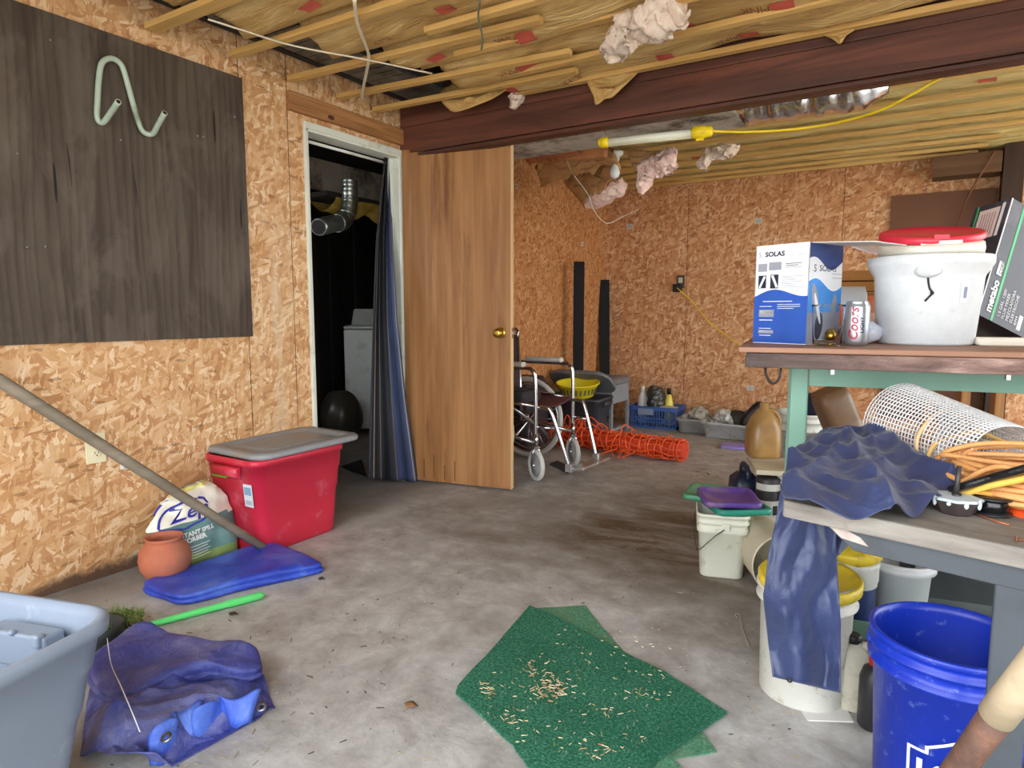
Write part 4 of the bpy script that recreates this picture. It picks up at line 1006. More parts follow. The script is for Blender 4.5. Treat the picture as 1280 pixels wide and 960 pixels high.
tag(obj('tote_lid', m, plain((112, 114, 118), .5, var=.1)), 'grey domed plastic lid leaning behind the yellow basket', 'lid')
# dark clutter on the chair side
m = MB(T(-2.58, 4.33, 0)); m.loft([[(x*s_, y*s_, z) for x, y in rrect(.24, .34, .04, 4)] for z, s_ in ((0, .96), (.02, 1), (.5, 1), (.56, .8))])
tag(obj('dark_bag', m, plain((46, 32, 38), .7, var=.3)), 'dark maroon bag standing on the floor behind the wheelchair', 'bag')
# grey metal cabinet table
tc_ = V(-2.42, 5.35, 0); root = thing('metal_side_table', 'low grey metal table with rounded top in the rear left corner', 'table', tc_); Mt_ = T(tc_)
GM = plain((142, 144, 148), .45, var=.06, dirt=(110, 108, 104), dirt_amt=.3)
m = MB(Mt_); m.loft([[(x, y, z) for x, y in rrect(.44*s_, .42*s_, .05, 5)] for z, s_ in ((.43, .98), (.44, 1), (.46, 1), (.485, .9), (.49, .7))]); obj('top', m, plain((120, 116, 116), .6, var=.1), root)
m = MB(Mt_); m.bb((-.2, -.19, .27), (.2, -.18, .43)); m.bb((.19, -.19, .27), (.2, .19, .43)); m.bb((-.2, .18, .27), (.2, .19, .43)); m.bb((-.2, -.19, .27), (-.19, .19, .43)); obj('apron', m, GM, root, bevel=.003)
for x in (-.19, .19):
    for y in (-.18, .18):
        m = MB(Mt_); m.bb((x-.014, y-.014, 0), (x+.014, y+.014, .28)); obj('leg', m, GM, root, bevel=.003)
m = MB(Mt_); m.bb((.18, -.17, .03), (.2, .17, .055)); obj('stretcher', m, GM, root); m = MB(Mt_); m.bb((-.18, -.19, .03), (.18, -.175, .055)); obj('stretcher', m, GM, root)
# black slats leaning
def slat(top, bot, w_, th, label):
    ez = (top - bot).normalized(); side = RT.copy(); Ms = basis(bot, side, ez=ez)
    Ls = (top - bot).length; m = MB(Ms); m.bb((-w_/2, -th/2, 0), (w_/2, th/2, Ls))
    return tag(obj('black_plank', m, M_BLACKM, bevel=.003), label, 'plank', 'black planks')
t1 = at(704, 328, x=WX+.035); b1 = V(WX+.16, t1.y+.06, .02); slat(t1, b1, .092, .03, 'taller black plank leaning against the rear part of the left wall')
t2 = at(762, 350, y=YB-.04); b2 = V(t2.x+.05, YB-.22, .02); slat(t2, b2, .098, .03, 'shorter black plank leaning in the rear left corner')
# blue crate
cc_ = V(-2.05, 5.82, 0); CB = plain((58, 92, 158), .45, var=.1, dirt=(130, 140, 160), dirt_amt=.3)
root = thing('plastic_crate', 'blue slatted plastic crate of bottles against the back wall', 'crate', cc_, rot=.05); Mc = T(cc_) @ Rz(.05)
m = MB(Mc); Lx, Ly, Hc = .45, .30, .20
m.bb((-Lx/2+.02, -Ly/2+.02, .004), (Lx/2-.02, Ly/2-.02, .012))
def wallgrid(a, b, top_out):
    a, b = V(*a), V(*b); ln = (b-a).length; ex_ = (b-a)/ln; nn = V(ex_.y, -ex_.x, 0)
    Mg = Mc @ basis(a, ex_, ez=(0, 0, 1))
    for z, h in ((0, .022), (.055, .010), (.085, .012), (.165, .035)):
        m.box((ln/2, -top_out*z/.2, z+h/2), (ln + 2*top_out*z/.2, .010, h), basis(a, ex_, ez=(0, 0, 1)))
    n_ = int(ln/.024)
    for i in range(n_+1):
        x = ln*i/n_; m.add([(x-.005, -.004, 0), (x+.005, -.004, 0), (x+.005, .004, 0), (x-.005, .004, 0), (x-.005, -.004-top_out, .2), (x+.005, -.004-top_out, .2), (x+.005, .004-top_out, .2), (x-.005, .004-top_out, .2)], [(3,2,1,0),(4,5,6,7),(0,1,5,4),(1,2,6,5),(2,3,7,6),(3,0,4,7)], basis(a, ex_, ez=(0, 0, 1)))
x0, y0 = Lx/2-.02, Ly/2-.02
for a, b in (((-x0, -y0, 0), (x0, -y0, 0)), ((x0, -y0, 0), (x0, y0, 0)), ((x0, y0, 0), (-x0, y0, 0)), ((-x0, y0, 0), (-x0, -y0, 0))): wallgrid(a, b, .018)
obj('crate_body', m, CB, root)
m = MB(Mc); m.box((-.06, -.165, .155), (.14, .004, .055)); obj('label_plate', m, plain((128, 140, 160), .5), root)
def bottle(name, c, prof, mats, label, cap_prof, cat='bottle', sx=1, sy=1, rot=0, tilt=None, handle=None):
    Mb = T(c) @ Rz(rot) @ (tilt or Matrix()); root = thing(name, label, cat, c)
    m = MB(Mb); m.lathe(prof, 28, sx=sx, sy=sy); obj('bottle_body', m, mats[0], root)
    m = MB(Mb); m.lathe(cap_prof, 20); obj('cap', m, mats[1], root)
    if handle:
        m = MB(Mb); m.tube(cr(handle, 6), .011, 8); obj('handle', m, mats[0], root)
    return root
WHP = plain((228, 230, 228), .4, var=.04)
bottle('spray_bottle', Mc @ V(-.15, .03, .015), [(.04, 0), (.045, .01), (.045, .20), (.04, .25), (.02, .29), (.016, .31)], (WHP, WHP), 'white plastic bottle standing in the blue crate', [(.018, .30), (.02, .305), (.02, .345), (.012, .35)], rot=.2)
fluff_piece('rubbish_bag', [Mc @ V(.0, .02, .05), Mc @ V(-.01, .02, .2), Mc @ V(-.03, .03, .31), Mc @ V(-.02, .03, .37)], [.07, .095, .085, .05], plain((58, 58, 52), .3, var=.35, sc=20, bump=.6, bs=40), 'crumpled dark grey bag sticking up from the blue crate', 'bag', seed=20, amp=.3)
bottle('yellow_bottle', Mc @ V(.09, .05, .015), [(.04, 0), (.044, .01), (.044, .19), (.03, .25), (.015, .29)], (plain((222, 206, 90), .4, var=.2), M_BLACK), 'yellow labelled bottle beside the dark bag in the blue crate', [(.018, .285), (.02, .335), (.012, .34)], sx=1, rot=.2)
m = MB(Mc); m.box((.12, -.04, .195), (.17, .14, .012), Ry(.06)); tag(obj('paper_packet', m, plain((206, 206, 200), .6), bevel=.002), 'flat white packet lying on top of the blue crate', 'packet')
# grey trays with oddments
TR = plain((168, 168, 164), .5, var=.08, dirt=(110, 104, 96), dirt_amt=.45)
def tray(c, L_, W_, H_, rot, mat, label):
    Mt = T(c) @ Rz(rot); m = MB(Mt)
    rg = lambda s, z, g=0: [(x, y, z) for x, y in rrect(L_*s+g, W_*s+g, .05*s, 5)]
    m.loft([rg(.85, 0), rg(.88, .01), rg(.97, H_*.8), rg(1, H_*.82, .01), rg(1.02, H_*.95, .014), rg(1.02, H_, .012), rg(.98, H_, 0), rg(.95, H_*.8, -.006), rg(.86, .015, -.006)])
    return tag(obj('plastic_tray', m, mat), label, 'tray')
ta = V(-1.66, 5.80, 0); tb_ = V(-1.36, 5.66, 0)
tray(ta, .34, .30, .12, .1, TR, 'grey plastic tray on the floor right of the blue crate')
tray(tb_, .40, .30, .13, -.05, plain((184, 186, 186), .5, var=.06, dirt=(110, 104, 96), dirt_amt=.4), 'pale grey plastic tray heaped with rags and a dark shoe')
for i, (dx, dy, col, lb_) in enumerate(((-.06, 0, (206, 204, 196), 'white stained rag heaped in the pale grey tray'), (.05, .03, (60, 56, 52), 'dark rag heaped in the pale grey tray'), (-.28, .05, (176, 170, 156), 'pale crumpled rag lying in the grey tray beside the crate'))):
    c = tb_ + V(dx, dy, .08); fluff_piece('rag', [c + V(-.09, 0, 0), c + V(-.03, .02, .07), c + V(.04, 0, .08), c + V(.10, .02, .02)], [.03, .07, .06, .03], plain(col, .85, var=.3, sc=20, dirt=(40, 38, 36), dirt_amt=.55, dsc=18), lb_, 'rag', seed=30+i*5, amp=.6)
Ms = T(tb_ + V(.155, -.02, .09)) @ Rz(.5) @ Ry(-.95)
root = thing('shoe', 'dark shoe with a white sole propped upright in the pale grey tray', 'shoe', tb_ + V(.155, -.02, .09))
sole = [(-.02, -.03), (.0, -.04), (.08, -.035), (.15, -.045), (.22, -.03), (.245, 0), (.22, .03), (.15, .042), (.08, .034), (0, .036), (-.02, .025)]
m = MB(Ms); m.prism(sole, .022); obj('sole', m, WHP, root, bevel=.004)
m = MB(Ms @ T(0, 0, .022)); m.loft([[(x*s_+.1*(1-s_), y*s_, z) for x, y in sole] for z, s_ in ((0, .97), (.03, .98), (.055, .8), (.065, .5))]); obj('upper', m, M_BLACK, root)
m = MB(T(-1.15, 5.85, 0)); m.loft([[(x*s_, y*s_, z) for x, y in rrect(.3, .25, .03, 4)] for z, s_ in ((0, .95), (.1, 1), (.19, 1), (.2, .9))]); tag(obj('blue_bundle', m, plain((84, 112, 168), .6, var=.2)), 'folded blue cloth bundle on the floor behind the amber jug', 'cloth')
m = MB(T(-1.06, 5.5, 0)); m.loft([[(x*s_, y*s_, z) for x, y in rrect(.2, .2, .03, 4)] for z, s_ in ((0, .95), (.01, 1), (.13, 1), (.14, .9))]); tag(obj('white_carton', m, plain((214, 214, 210), .6, var=.05), bevel=.004), 'white carton on the floor behind the amber jug', 'carton')
m = MB(T(-1.20, 5.22, 0) @ Rz(.1)); m.loft([[(x, y, z) for x, y in rrect(w_, d_, .03, 4)] for w_, d_, z in ((.22, .18, .0), (.225, .185, .012), (.215, .175, .022), (.19, .15, .018))]); tag(obj('purple_lid', m, plain((150, 132, 206), .45, var=.06)), 'purple plastic lid lying flat on the floor near the back wall', 'lid')
# back wall outlet, cord, stickers
ow = at(851, 352, y=YB); root = outlet('wall_outlet', 'black-rimmed wall outlet with a plug adapter on the back wall', ow + V(0, -.002, 0), 'y', plain((70, 62, 54), .5))
m = MB(); m.box(ow + V(0, -.012, .012), (.04, .012, .05)); obj('face', m, plain((196, 190, 170), .4), root, bevel=.004)
m = MB(); m.box(ow + V(-.02, -.035, -.06), (.075, .06, .075)); obj('plug_adapter', m, M_BLACK, root, bevel=.006)
wire('yellow_wire', [ow + V(-.01, -.07, -.06), at(866, 378, y=YB-.05), at(884, 400, y=YB-.03), at(905, 417, y=YB-.03), at(925, 430, y=YB-.03), at(950, 436, y=YB-.03)], .005, YEL, 'thin yellow cord running down the back wall from the outlet', 'wire')
for i, (px, py_, lb_) in enumerate(((948, 276, 'above the printed carton'), (787, 283, 'high near the rear left corner'), (783, 475, 'low beside the short black plank'), (938, 485, 'low under the end of the workbench'))):
    q = at(px, py_, y=YB-.001); m = MB(); m.box(q, (.06, .002, .045)); m.m = 1
    for k in range(3): m.box(q + V(0, -.0012, .012-.012*k), (.045, .001, .004))
    tag(obj('paper_sticker', m, [plain((206, 204, 196), .6), plain((120, 120, 116), .6)]), 'tiny white sticker on the back wall ' + lb_, 'sticker', 'stickers on the back wall')
q = at(728, 305, x=WX+.001); m = MB(); m.box(q, (.002, .05, .04)); m.m = 1; m.box(q + V(.0012, 0, 0), (.001, .03, .01)); tag(obj('paper_sticker', m, [plain((196, 186, 170), .6), plain((120, 120, 116), .6)]), 'tiny pale sticker on the rear part of the left wall', 'sticker')
q = at(646, 233, x=WX+.001); m = MB(); m.box(q, (.002, .04, .04)); m.m = 1; m.box(q + V(.0012, 0, 0), (.001, .03, .01)); tag(obj('paper_sticker', m, [plain((186, 170, 150), .6), plain((120, 120, 116), .6)]), 'tiny grey sticker on the left wall just beside the open door edge', 'sticker')
# ------------------------------------------------------------------ workbench
BO = V(-.40, 1.811, 0); bex = V(.985, .174, 0).normalized(); Mb = basis(BO, bex, ez=(0, 0, 1))   # x along the front, y to the back, z up
bench_rot = math.atan2(bex.y, bex.x)
GRN = plain((116, 158, 138), .45, var=.06, sc=5, dirt=(88, 122, 104), dirt_amt=.3)
BW = NT('bench_plank'); bv = BW.obj(); bn = BW.noise(BW.map(bv, scale=(7, 30, 30)), 1.0, 6, .7, .6); b2 = BW.noise(bv, 5, 6, .7)
bc_ = BW.ramp(bn, [(.3, (84, 64, 58)), (.5, (134, 106, 97)), (.7, (176, 148, 136))])
bxs = BW.n('SeparateXYZ', {0: bv}).outputs[0]
bc_ = BW.mix(BW.rng(BW.math('ADD', bxs, BW.math('MULTIPLY', b2, .3)), .62, .12, 0, .9), bc_, lin((52, 47, 48)))
bc_ = BW.mix(BW.rng(BW.noise(bv, 22, 6, .8), .62, .72), bc_, lin((190, 182, 176))); BW.bump(bn, .3, .004); M_BENCH = BW.fin(bc_, .65, Specular_IOR_Level=.3)
BL, BD = 1.5, .82
root = thing('workbench', 'heavy wooden workbench on a green steel frame at the right', 'workbench', BO, rot=bench_rot)
for k in range(5):
    m = MB(Mb); m.bb((0 + (.0 if k == 0 else .01*k), .002+k*.145, .904), (BL, .14+k*.145, .942)); obj('top_plank', m, M_BENCH, root, bevel=.003)
m = MB(Mb); m.bb((-.018, .012, .943), (BL, .40, .957)); m.bb((-.012, .405, .943), (BL, .72, .957)); obj('bench_board', m, wood('bench_board', (176, 134, 108), (120, 84, 66), 0, 20, stain=(84, 60, 52), stain_th=.64), root, bevel=.002, label='thin reddish board lying over the thick planks')
for y0, y1 in ((.19, .23), (.68, .72)):
    m = MB(Mb); m.bb((.165, y0, .842), (BL-.1, y0+.006, .903)); m.bb((.165, y0, .897), (BL-.1, y1, .903)); obj('top_rail', m, GRN, root, bevel=.001)
for x0 in (.118, BL-.15):
    for y0, s in ((.188, 1), (.70, -1)):
        m = MB(Mb); m.bb((x0, y0, 0), (x0+.046, y0+.006*s, .903)); m.bb((x0+.040, y0, 0), (x0+.046, y0+.045*s, .903)); obj('leg', m, GRN, root, bevel=.001)
m = MB(Mb); m.bb((.12, .195, .128), (BL-.1, .201, .17)); m.bb((.12, .195, .12), (BL-.1, .70, .132)); obj('lower_shelf', m, GRN, root, bevel=.001)
for x in (.21, .58, .9):
    m = MB(Mb); m.box((x, .004, .898), (.01, .012, .014)); obj('bolt', m, M_STEEL, root, bevel=.001)
m = MB(Mb); m.tube(cr([(.05, .03, .91), (.052, .02, .885), (.068, .02, .862), (.083, .02, .872), (.088, .02, .895), (.088, .03, .91)], 6), .0032, 8)
obj('hanging_loop', m, M_BLACK, root)
BZ = .9575
def on_bench(px, py_): return at(px, py_, z=BZ)
# printed carton
A = at(1007, 431, z=BZ); camx = RT; camf = V(FW.x, FW.y, 0).normalized()
vr = (camx * .142 + camf * .100).normalized(); vl = (camx * -.100 + camf * .142).normalized()
wl, wr, hh = .172, .174, .288
root = thing('printed_carton', 'white and blue printed carton with open flaps on the workbench', 'box', A + vl*wl/2 + vr*wr/2)
CW = plain((232, 234, 238), .4, var=.03); CBL = plain((34, 84, 176), .35, var=.12, sc=14); CDK = plain((24, 34, 56), .45); CLB = plain((60, 140, 220), .35, var=.2, sc=12); CGR = plain((150, 154, 166), .4); CNV = plain((44, 66, 124), .4, var=.15); CTAN = plain((202, 168, 122), .6); CIN = plain((200, 196, 190), .6)
m = MB(); th = .003
def wallq(a, d_, w_, n_):
    b = a + d_*w_; up = V(0, 0, hh)
    m.add([a, b, b+up, a+up, a-n_*th, b-n_*th, b+up-n_*th, a+up-n_*th], [(0,1,2,3),(7,6,5,4),(0,4,5,1),(2,6,7,3),(1,5,6,2),(0,3,7,4)], None, False, 0)
wallq(A, vl, wl, -vr); wallq(A, vr, wr, -vl); wallq(A+vl*wl, vr, wr, vl); wallq(A+vr*wr, vl, wl, vr)
m.add([A, A+vl*wl, A+vl*wl+vr*wr, A+vr*wr], [(0,1,2,3)], None, False, 8)
FL_ = basis(A + vl*wl - vr*.0006, -vl, ez=(0, 0, 1)) @ Matrix(((1,0,0,0),(0,0,-1,0),(0,1,0,0),(0,0,0,1)))   # x right, y up on the left face
FR_ = basis(A - vl*.0006, vr, ez=(0, 0, 1)) @ Matrix(((1,0,0,0),(0,0,-1,0),(0,1,0,0),(0,0,0,1)))
def region(Mf, w_, ylo, yhi, mi, off=0, n_=24):
    m.grid(n_, 1, lambda u, v: (w_*u, (ylo(u) if callable(ylo) else ylo)*(1-v) + (yhi(u) if callable(yhi) else yhi)*v, off), Mf, mfn=lambda u, v: mi, smooth=False)
def rect(Mf, x0, y0, x1, y1, mi, off=.0006): m.add([(x0, y0, off), (x1, y0, off), (x1, y1, off), (x0, y1, off)], [(0,1,2,3)], Mf, False, mi)
wavel = lambda u: hh*(.49 + .045*math.sin(u*5.2-.3) + .035*u)
region(FL_, wl, .002, wavel, 1)
m.text('SOLAS', FL_ @ T(.032, hh*.885, .0006), .019, 2, sx=1.15, off=.0006); m.text('S', FL_ @ T(.010, hh*.882, .0006), .021, 5)
rect(FL_, .010, hh*.735, .040, hh*.815, 5); rect(FL_, .046, hh*.745, .086, hh*.825, 5)
rect(FL_, .012, hh*.565, .038, hh*.695, 2); rect(FL_, .052, hh*.56, .078, hh*.70, 2)
m.add([(.014, hh*.575, .0012), (.020, hh*.565, .0012), (.037, hh*.68, .0012), (.030, hh*.69, .0012)], [(0,1,2,3)], FL_, False, 0); m.add([(.054, hh*.69, .0012), (.062, hh*.695, .0012), (.078, hh*.575, .0012), (.071, hh*.565, .0012)], [(0,1,2,3)], FL_, False, 0)
for i in range(3): rect(FL_, .10, hh*(.80-.018*i), .15-.01*(i % 2), hh*(.806-.018*i), 2 if i < 2 else 5)
for i in range(7): rect(FL_, .088, hh*(.675-.018*i), .155-.012*(i % 3), hh*(.679-.018*i), 5)
rect(FL_, .11, hh*.885, .155, hh*.888, 5)
rect(FL_, .03, hh*.425, .125, hh*.433, 0)
for i in range(3): rect(FL_, .078, hh*(.395-.02*i), .150-.02*(i == 2), hh*(.400-.02*i), 0)
for y in (.375, .15): rect(FL_, .02, hh*y, .060, hh*(y+.006), 0)
rect(FL_, .018, hh*.27, .068, hh*.345, 5); rect(FL_, .022, hh*.31, .064, hh*.335, 0); rect(FL_, .02, hh*.235, .064, hh*.243, 0); rect(FL_, .018, hh*.10, .068, hh*.135, 5); rect(FL_, .022, hh*.118, .066, hh*.132, 0); rect(FL_, .022, hh*.078, .06, hh*.085, 0)
w1 = lambda u: hh*(.80 + .06*math.sin(u*6.0+.8)); w2 = lambda u: hh*(.60 + .055*math.sin(u*6.0+.3) - .02*u)
region(FR_, wr, w1, hh-.001, 6); region(FR_, wr, .09, w2, 3); region(FR_, wr, .002, .09, 5, .0001)
m.text('SOLAS', FR_ @ T(.05, hh*.725, .0006), .024, 2, sx=1.3); m.text('S', FR_ @ T(.022, hh*.715, .0006), .03, 2)
rect(FR_, .115, hh*.70, .175, hh*.705, 5); rect(FR_, .12, hh*.66, .175, hh*.665, 5)
def blob(Mf, cx, cy, rx, ry, a, mi, off=.0008):
    pts = [(cx + rx*math.cos(t)*math.cos(a) - ry*math.sin(t)*math.sin(a), cy + rx*math.cos(t)*math.sin(a) + ry*math.sin(t)*math.cos(a), off) for t in [2*PI*i/20 for i in range(20)]]
    m.add(pts, [list(range(20))], Mf, False, mi)
blob(FR_, .035, .125, .016, .05, .25, 5); blob(FR_, .048, .10, .008, .05, .35, 0, .001); blob(FR_, .055, .045, .022, .045, -.2, 2, .001); blob(FR_, .135, .10, .014, .045, -.1, 5); blob(FR_, .10, .03, .06, .018, .1, 5, .0009)
up = V(0, 0, hh)
def flap_(a, b, c, d_, mi): m.add([a, b, c, d_, a-V(0,0,.003), b-V(0,0,.003), c-V(0,0,.003), d_-V(0,0,.003)], [(0,1,2,3),(7,6,5,4),(0,4,5,1),(1,5,6,2),(2,6,7,3),(3,7,4,0)], None, False, mi)
obj('carton_body', m, [CW, CBL, CDK, CLB, CW, CGR, CNV, CTAN, CIN], root)
m = MB(); a, b = A + up + vr*.01, A + up + vr*(wr-.005); o = -vl*.17 + V(0, 0, -.012); flap_(a, b, b+o+vr*.02, a+o, 0); obj('top_flap', m, CIN, root)
m = MB(); a, b = A + up + vr*(wr) , A + up + vr*wr + vl*wl; o = vr*.10 + V(0, 0, .012); flap_(a, b, b+o*.4, a+o, 0); obj('top_flap', m, CTAN, root, label='tan inside of the rear flap')
m = MB(); a, b = A + up + vl*(wl-.01)+vr*.01, A+up+vl*.01+vr*.01; o = vr*.08+V(0, 0, -.002); flap_(a, b, b+o, a+o, 0); obj('top_flap', m, CW, root)
m = MB(T(at(1092, 313, d=2.25)) @ Rz(.9) @ Rx(.35)); m.box((0, 0, 0), (.11, .09, .004)); tag(obj('paper_sheet', m, plain((226, 214, 218), .6)), 'pinkish white paper sheet between the printed carton and the foam pail', 'paper')
# clear cup
c = on_bench(1029, 432) ; c = c - camf*.02
GL = NT('clear_plastic'); GL.fin((.96, .97, .98, 1), .04, Transmission_Weight=1.0, IOR=1.12)
m = MB(T(c)); m.lathe([(.034, 0), (.036, .002), (.041, .105), (.043, .112), (.0415, .112), (.0395, .105), (.0345, .006), (.02, .004)], 32)
tag(obj('clear_cup', m, GL.mat), 'clear plastic cup in front of the printed carton', 'cup')
# can
c = on_bench(1069, 432); R_ = .033
root = thing('drink_can', 'silver drink can with red script lettering on the workbench', 'can', c)
ALU = plain((176, 181, 190), .3, .8, var=.05); RS = plain((176, 26, 64), .4); NVY = plain((36, 38, 64), .4)
a0 = math.atan2((-c).y, (-c).x)
Mc_ = T(c) @ Rz(a0)   # local +x faces the viewer
m = MB(Mc_); m.lathe([(.022, .0), (.026, .001), (.0315, .008), (R_, .014), (R_, .104), (.0315, .110), (.027, .119), (.0275, .121), (.0265, .122), (.025, .117), (.01, .117)], 40)
def curl(v):   # vertical lettering round the can, reading upwards
    a = -v.y / R_; return V((R_+.0004)*math.cos(a), (R_+.0004)*math.sin(a), v.x)
m.text('Coors', T(0, 0, 0), .033, 1, lambda v: curl(V(v.x*1.05+.014, v.y - .004, 0)), shear=.3, sx=1.0, off=.0008)
m.text('LIGHT', T(0, 0, 0), .014, 2, lambda v: curl(V(v.x*1.1+.036, v.y - .019, 0)), sx=1.0, off=.0004)
obj('can_body', m, [ALU, RS, NVY], root)
m = MB(Mc_); m.box((0, 0, .1185), (.022, .012, .0012)); obj('pull_tab', m, M_STEEL, root, bevel=.0004)
# foam pail
c = at(1154, 433, z=BZ); c = EYEV + (c - EYEV) * 1.085; c.z = BZ
root = thing('foam_pail', 'white foam pail with a red lid on the workbench', 'pail', c)
a0 = math.atan2(-c.y, -c.x); Mf = T(c) @ Rz(a0) @ Matrix.Diagonal((.87, .87, 1, 1))
FO = plain((216, 220, 222), .8, var=.04, sc=30, bump=.35, bs=120, dirt=(180, 186, 190), dirt_amt=.02, dsc=40)
m = MB(Mf); m.lathe([(.135, 0), (.142, .006), (.158, .19), (.160, .196), (.178, .222), (.1815, .228), (.182, .246), (.178, .25), (.152, .25), (.148, .2), (.128, .02)], 56); obj('pail_body', m, FO, root)
m = MB(Mf); m.ball((.163, 0, .205), (.022, .038, .020), 16, 8); obj('lug', m, FO, root)
m = MB(Mf); tl = lambda r_, z_, k_: [(r_*math.cos(2*PI*j/56), r_*math.sin(2*PI*j/56), z_ + k_*(1-math.cos(2*PI*j/56))) for j in range(56)]
m.loft([tl(.150, .25, 0), tl(.153, .262, .010), tl(.150, .272, .016), tl(.142, .275, .018), tl(.02, .276, .012)]); m.box((.112, .03, .280), (.05, .11, .010)); obj('inner_lid', m, plain((222, 218, 206), .5, var=.04), root)
m = MB(Mf @ T(-.012, .0, .303) @ Ry(.19) @ Rx(-.03)); m.lathe([(.148, 0), (.153, .004), (.151, .018), (.146, .021), (.13, .013), (.01, .013)], 56); m.box((.0, .0, .022), (.04, .04, .012), T(.135, .03, 0)); obj('red_lid', m, plain((222, 48, 72), .35, var=.05), root)
m = MB(Mf); m.tube(cr([(.166, .0, .19), (.1585, .003, .17), (.158, .008, .155), (.157, .016, .145)], 5), .003, 6); m.ball((.158, .014, .144), .0055, 8, 5); m.tube([(.157, .014, .142), (.155, -.004, .122)], .003, 6); obj('cord', m, M_BLACK, root)
m = MB(Mf); 
def pq(a, z, o=.0012): r_ = .142 + (.158-.142)*z/.19 + o; return V(r_*math.cos(a), r_*math.sin(a), z)
m.grid(4, 2, lambda u, v: pq(.62+.15*u, .12+.045*v), mfn=lambda u, v: 0, smooth=False); m.grid(4, 2, lambda u, v: pq(.68+.07*u, .13+.03*v, .002), mfn=lambda u, v: 1, smooth=False); obj('sticker', m, [plain((226, 230, 236), .5), plain((130, 140, 170), .5)], root)
# tool carton, tilted
E0 = at(1221, 392, d=2.02); E1 = at(1265, 247, d=2.06); zz = (E1-E0); Hm = zz.length; zz.normalize()
hz = (camx*.97 + camf*.24); xx_ = (hz - zz*hz.dot(zz)).normalized(); yy_ = zz.cross(xx_)
Mm = Matrix(((xx_.x, yy_.x, zz.x, E0.x), (xx_.y, yy_.y, zz.y, E0.y), (xx_.z, yy_.z, zz.z, E0.z), (0, 0, 0, 1)))
DKB = plain((52, 52, 60), .4, var=.15, sc=6, dirt=(96, 90, 98), dirt_amt=.35); GRS = plain((60, 178, 108), .4); PNK = plain((208, 186, 182), .5); 
m = MB(Mm); m.bb((0, 0, 0), (.285, .125, Hm))
Fm = Matrix(((1,0,0,0),(0,0,-1,0),(0,1,0,0),(0,0,0,1)))
m.m = 1; m.bb((.002, -.001, 0), (.006, 0, Hm)); m.m = 2; m.bb((.052, -.001, 0), (.061, 0, Hm)); m.m = 1
TX = T(0, -.0016, 0) @ Fm @ Rz(PI/2)   # writing that reads upwards
m.text('metabo', TX @ T(.022, -.045, 0), .034, 1, off=.0012); m.box((.034, -.0012, .166), (.02, .001, .045)); m.text('CORE', TX @ T(.148, -.043, .0005), .016, 0, off=.0004)
for i, (tx, ln) in enumerate((('1.5 GAL. 120V', 0), ('FLUX MIXER', 0), ('MEZCLADORA', 0), ('ELEKTRISCHE', 0), ('RPM', 0))): m.text(tx, TX @ T(.022, -.082-.017*i, 0), .0155, 1)
m.m = 1; m.bb((.135, -.001, .18), (.16, 0, .28)); m.bb((.155, -.001, .012), (.17, 0, .06))
m.m = 3; m.bb((-.001, .03, Hm-.125), (0, .10, Hm-.02)); m.m = 1; m.bb((-.001, .015, Hm-.125), (0, .024, Hm-.01)); m.m = 2; m.bb((-.001, .108, 0), (0, .112, Hm)); m.m = 0
SX = Ry(-PI/2) @ Rz(PI/2)
for i in range(6): m.m = 4; m.bb((-.0016, .04+.009*i, Hm-.115+.01*(i % 2)), (-.001, .043+.009*i, Hm-.035))
m.m = 0
tag(obj('tool_carton', m, [DKB, plain((222, 220, 222), .4), GRS, PNK, plain((150, 120, 118), .5)]), 'tilted dark grey tool carton with a green stripe on the workbench', 'box')
# clutter under the tilted carton
c = at(1245, 425, z=BZ) + camf*.18; m = MB(T(c) @ Rz(.3)); m.loft([[(x, y, z) for x, y in rrect(w_, d_, .02, 3)] for w_, d_, z in ((.24, .2, 0), (.25, .21, .01), (.25, .21, .05), (.22, .18, .062))]); m.box((0, 0, .066), (.08, .03, .012))
tag(obj('tool_case', m, plain((34, 42, 40), .5, var=.3, sc=20)), 'low black tool case under the tilted carton', 'case')
c = at(1236, 432, z=BZ) + camf*.03; m = MB(T(c) @ Rz(bench_rot)); m.loft([[(x+.12, y, z) for x, y in rrect(.28*s_, .07, .012, 3)] for z, s_ in ((0, .96), (.004, 1), (.018, 1), (.022, .98))]); tag(obj('plastic_tray', m, plain((226, 216, 200), .5, var=.05), bevel=.002), 'flat white plastic tray at the right front of the workbench', 'tray')
# packets behind the can
for i, (px, py0, py1, dp, w_, col, lb_) in enumerate(((1062, 362, 429, 2.16, .10, (214, 222, 226), 'white printed packet behind the drink can'), (1086, 374, 429, 2.2, .09, (232, 142, 96), 'orange packet between the drink can and the foam pail'))):
    b = at(px, 430, z=BZ); b = EYEV + (b - EYEV) * (dp / ((b - EYEV).dot(FW))); b.z = BZ
    m = MB(T(b) @ Rz(.55+.1*i) @ Rx(-.06)); h_ = (py1-py0)/F*dp; m.loft([[(x, y, z) for x, y in rrect(w_*s_, t_, .012, 3)] for z, s_, t_ in ((0, .98, .04), (.01, 1, .045), (h_*.85, .98, .035), (h_, .9, .006))]); m.m = 1; m.box((.0, -.024, h_*.35), (w_*.8, .004, h_*.5))
    tag(obj('packet', m, [plain(col, .4, var=.1), plain((238, 120, 80) if i == 0 else (240, 190, 150), .4)]), lb_, 'packet')
b = on_bench(1098, 431) + camf*.08; m = MB(T(b)); m.ball((0, 0, .035), (.05, .035, .034), 18, 10)
for i, v in enumerate(m.v): m.v[i] = v + noise.noise_vector(v*60)*.006
tag(obj('plastic_bag', m, plain((206, 210, 222), .25, var=.15, sc=30, dirt=(110, 120, 180), dirt_amt=.3, dsc=30)), 'crumpled clear plastic bag beside the drink can', 'bag')
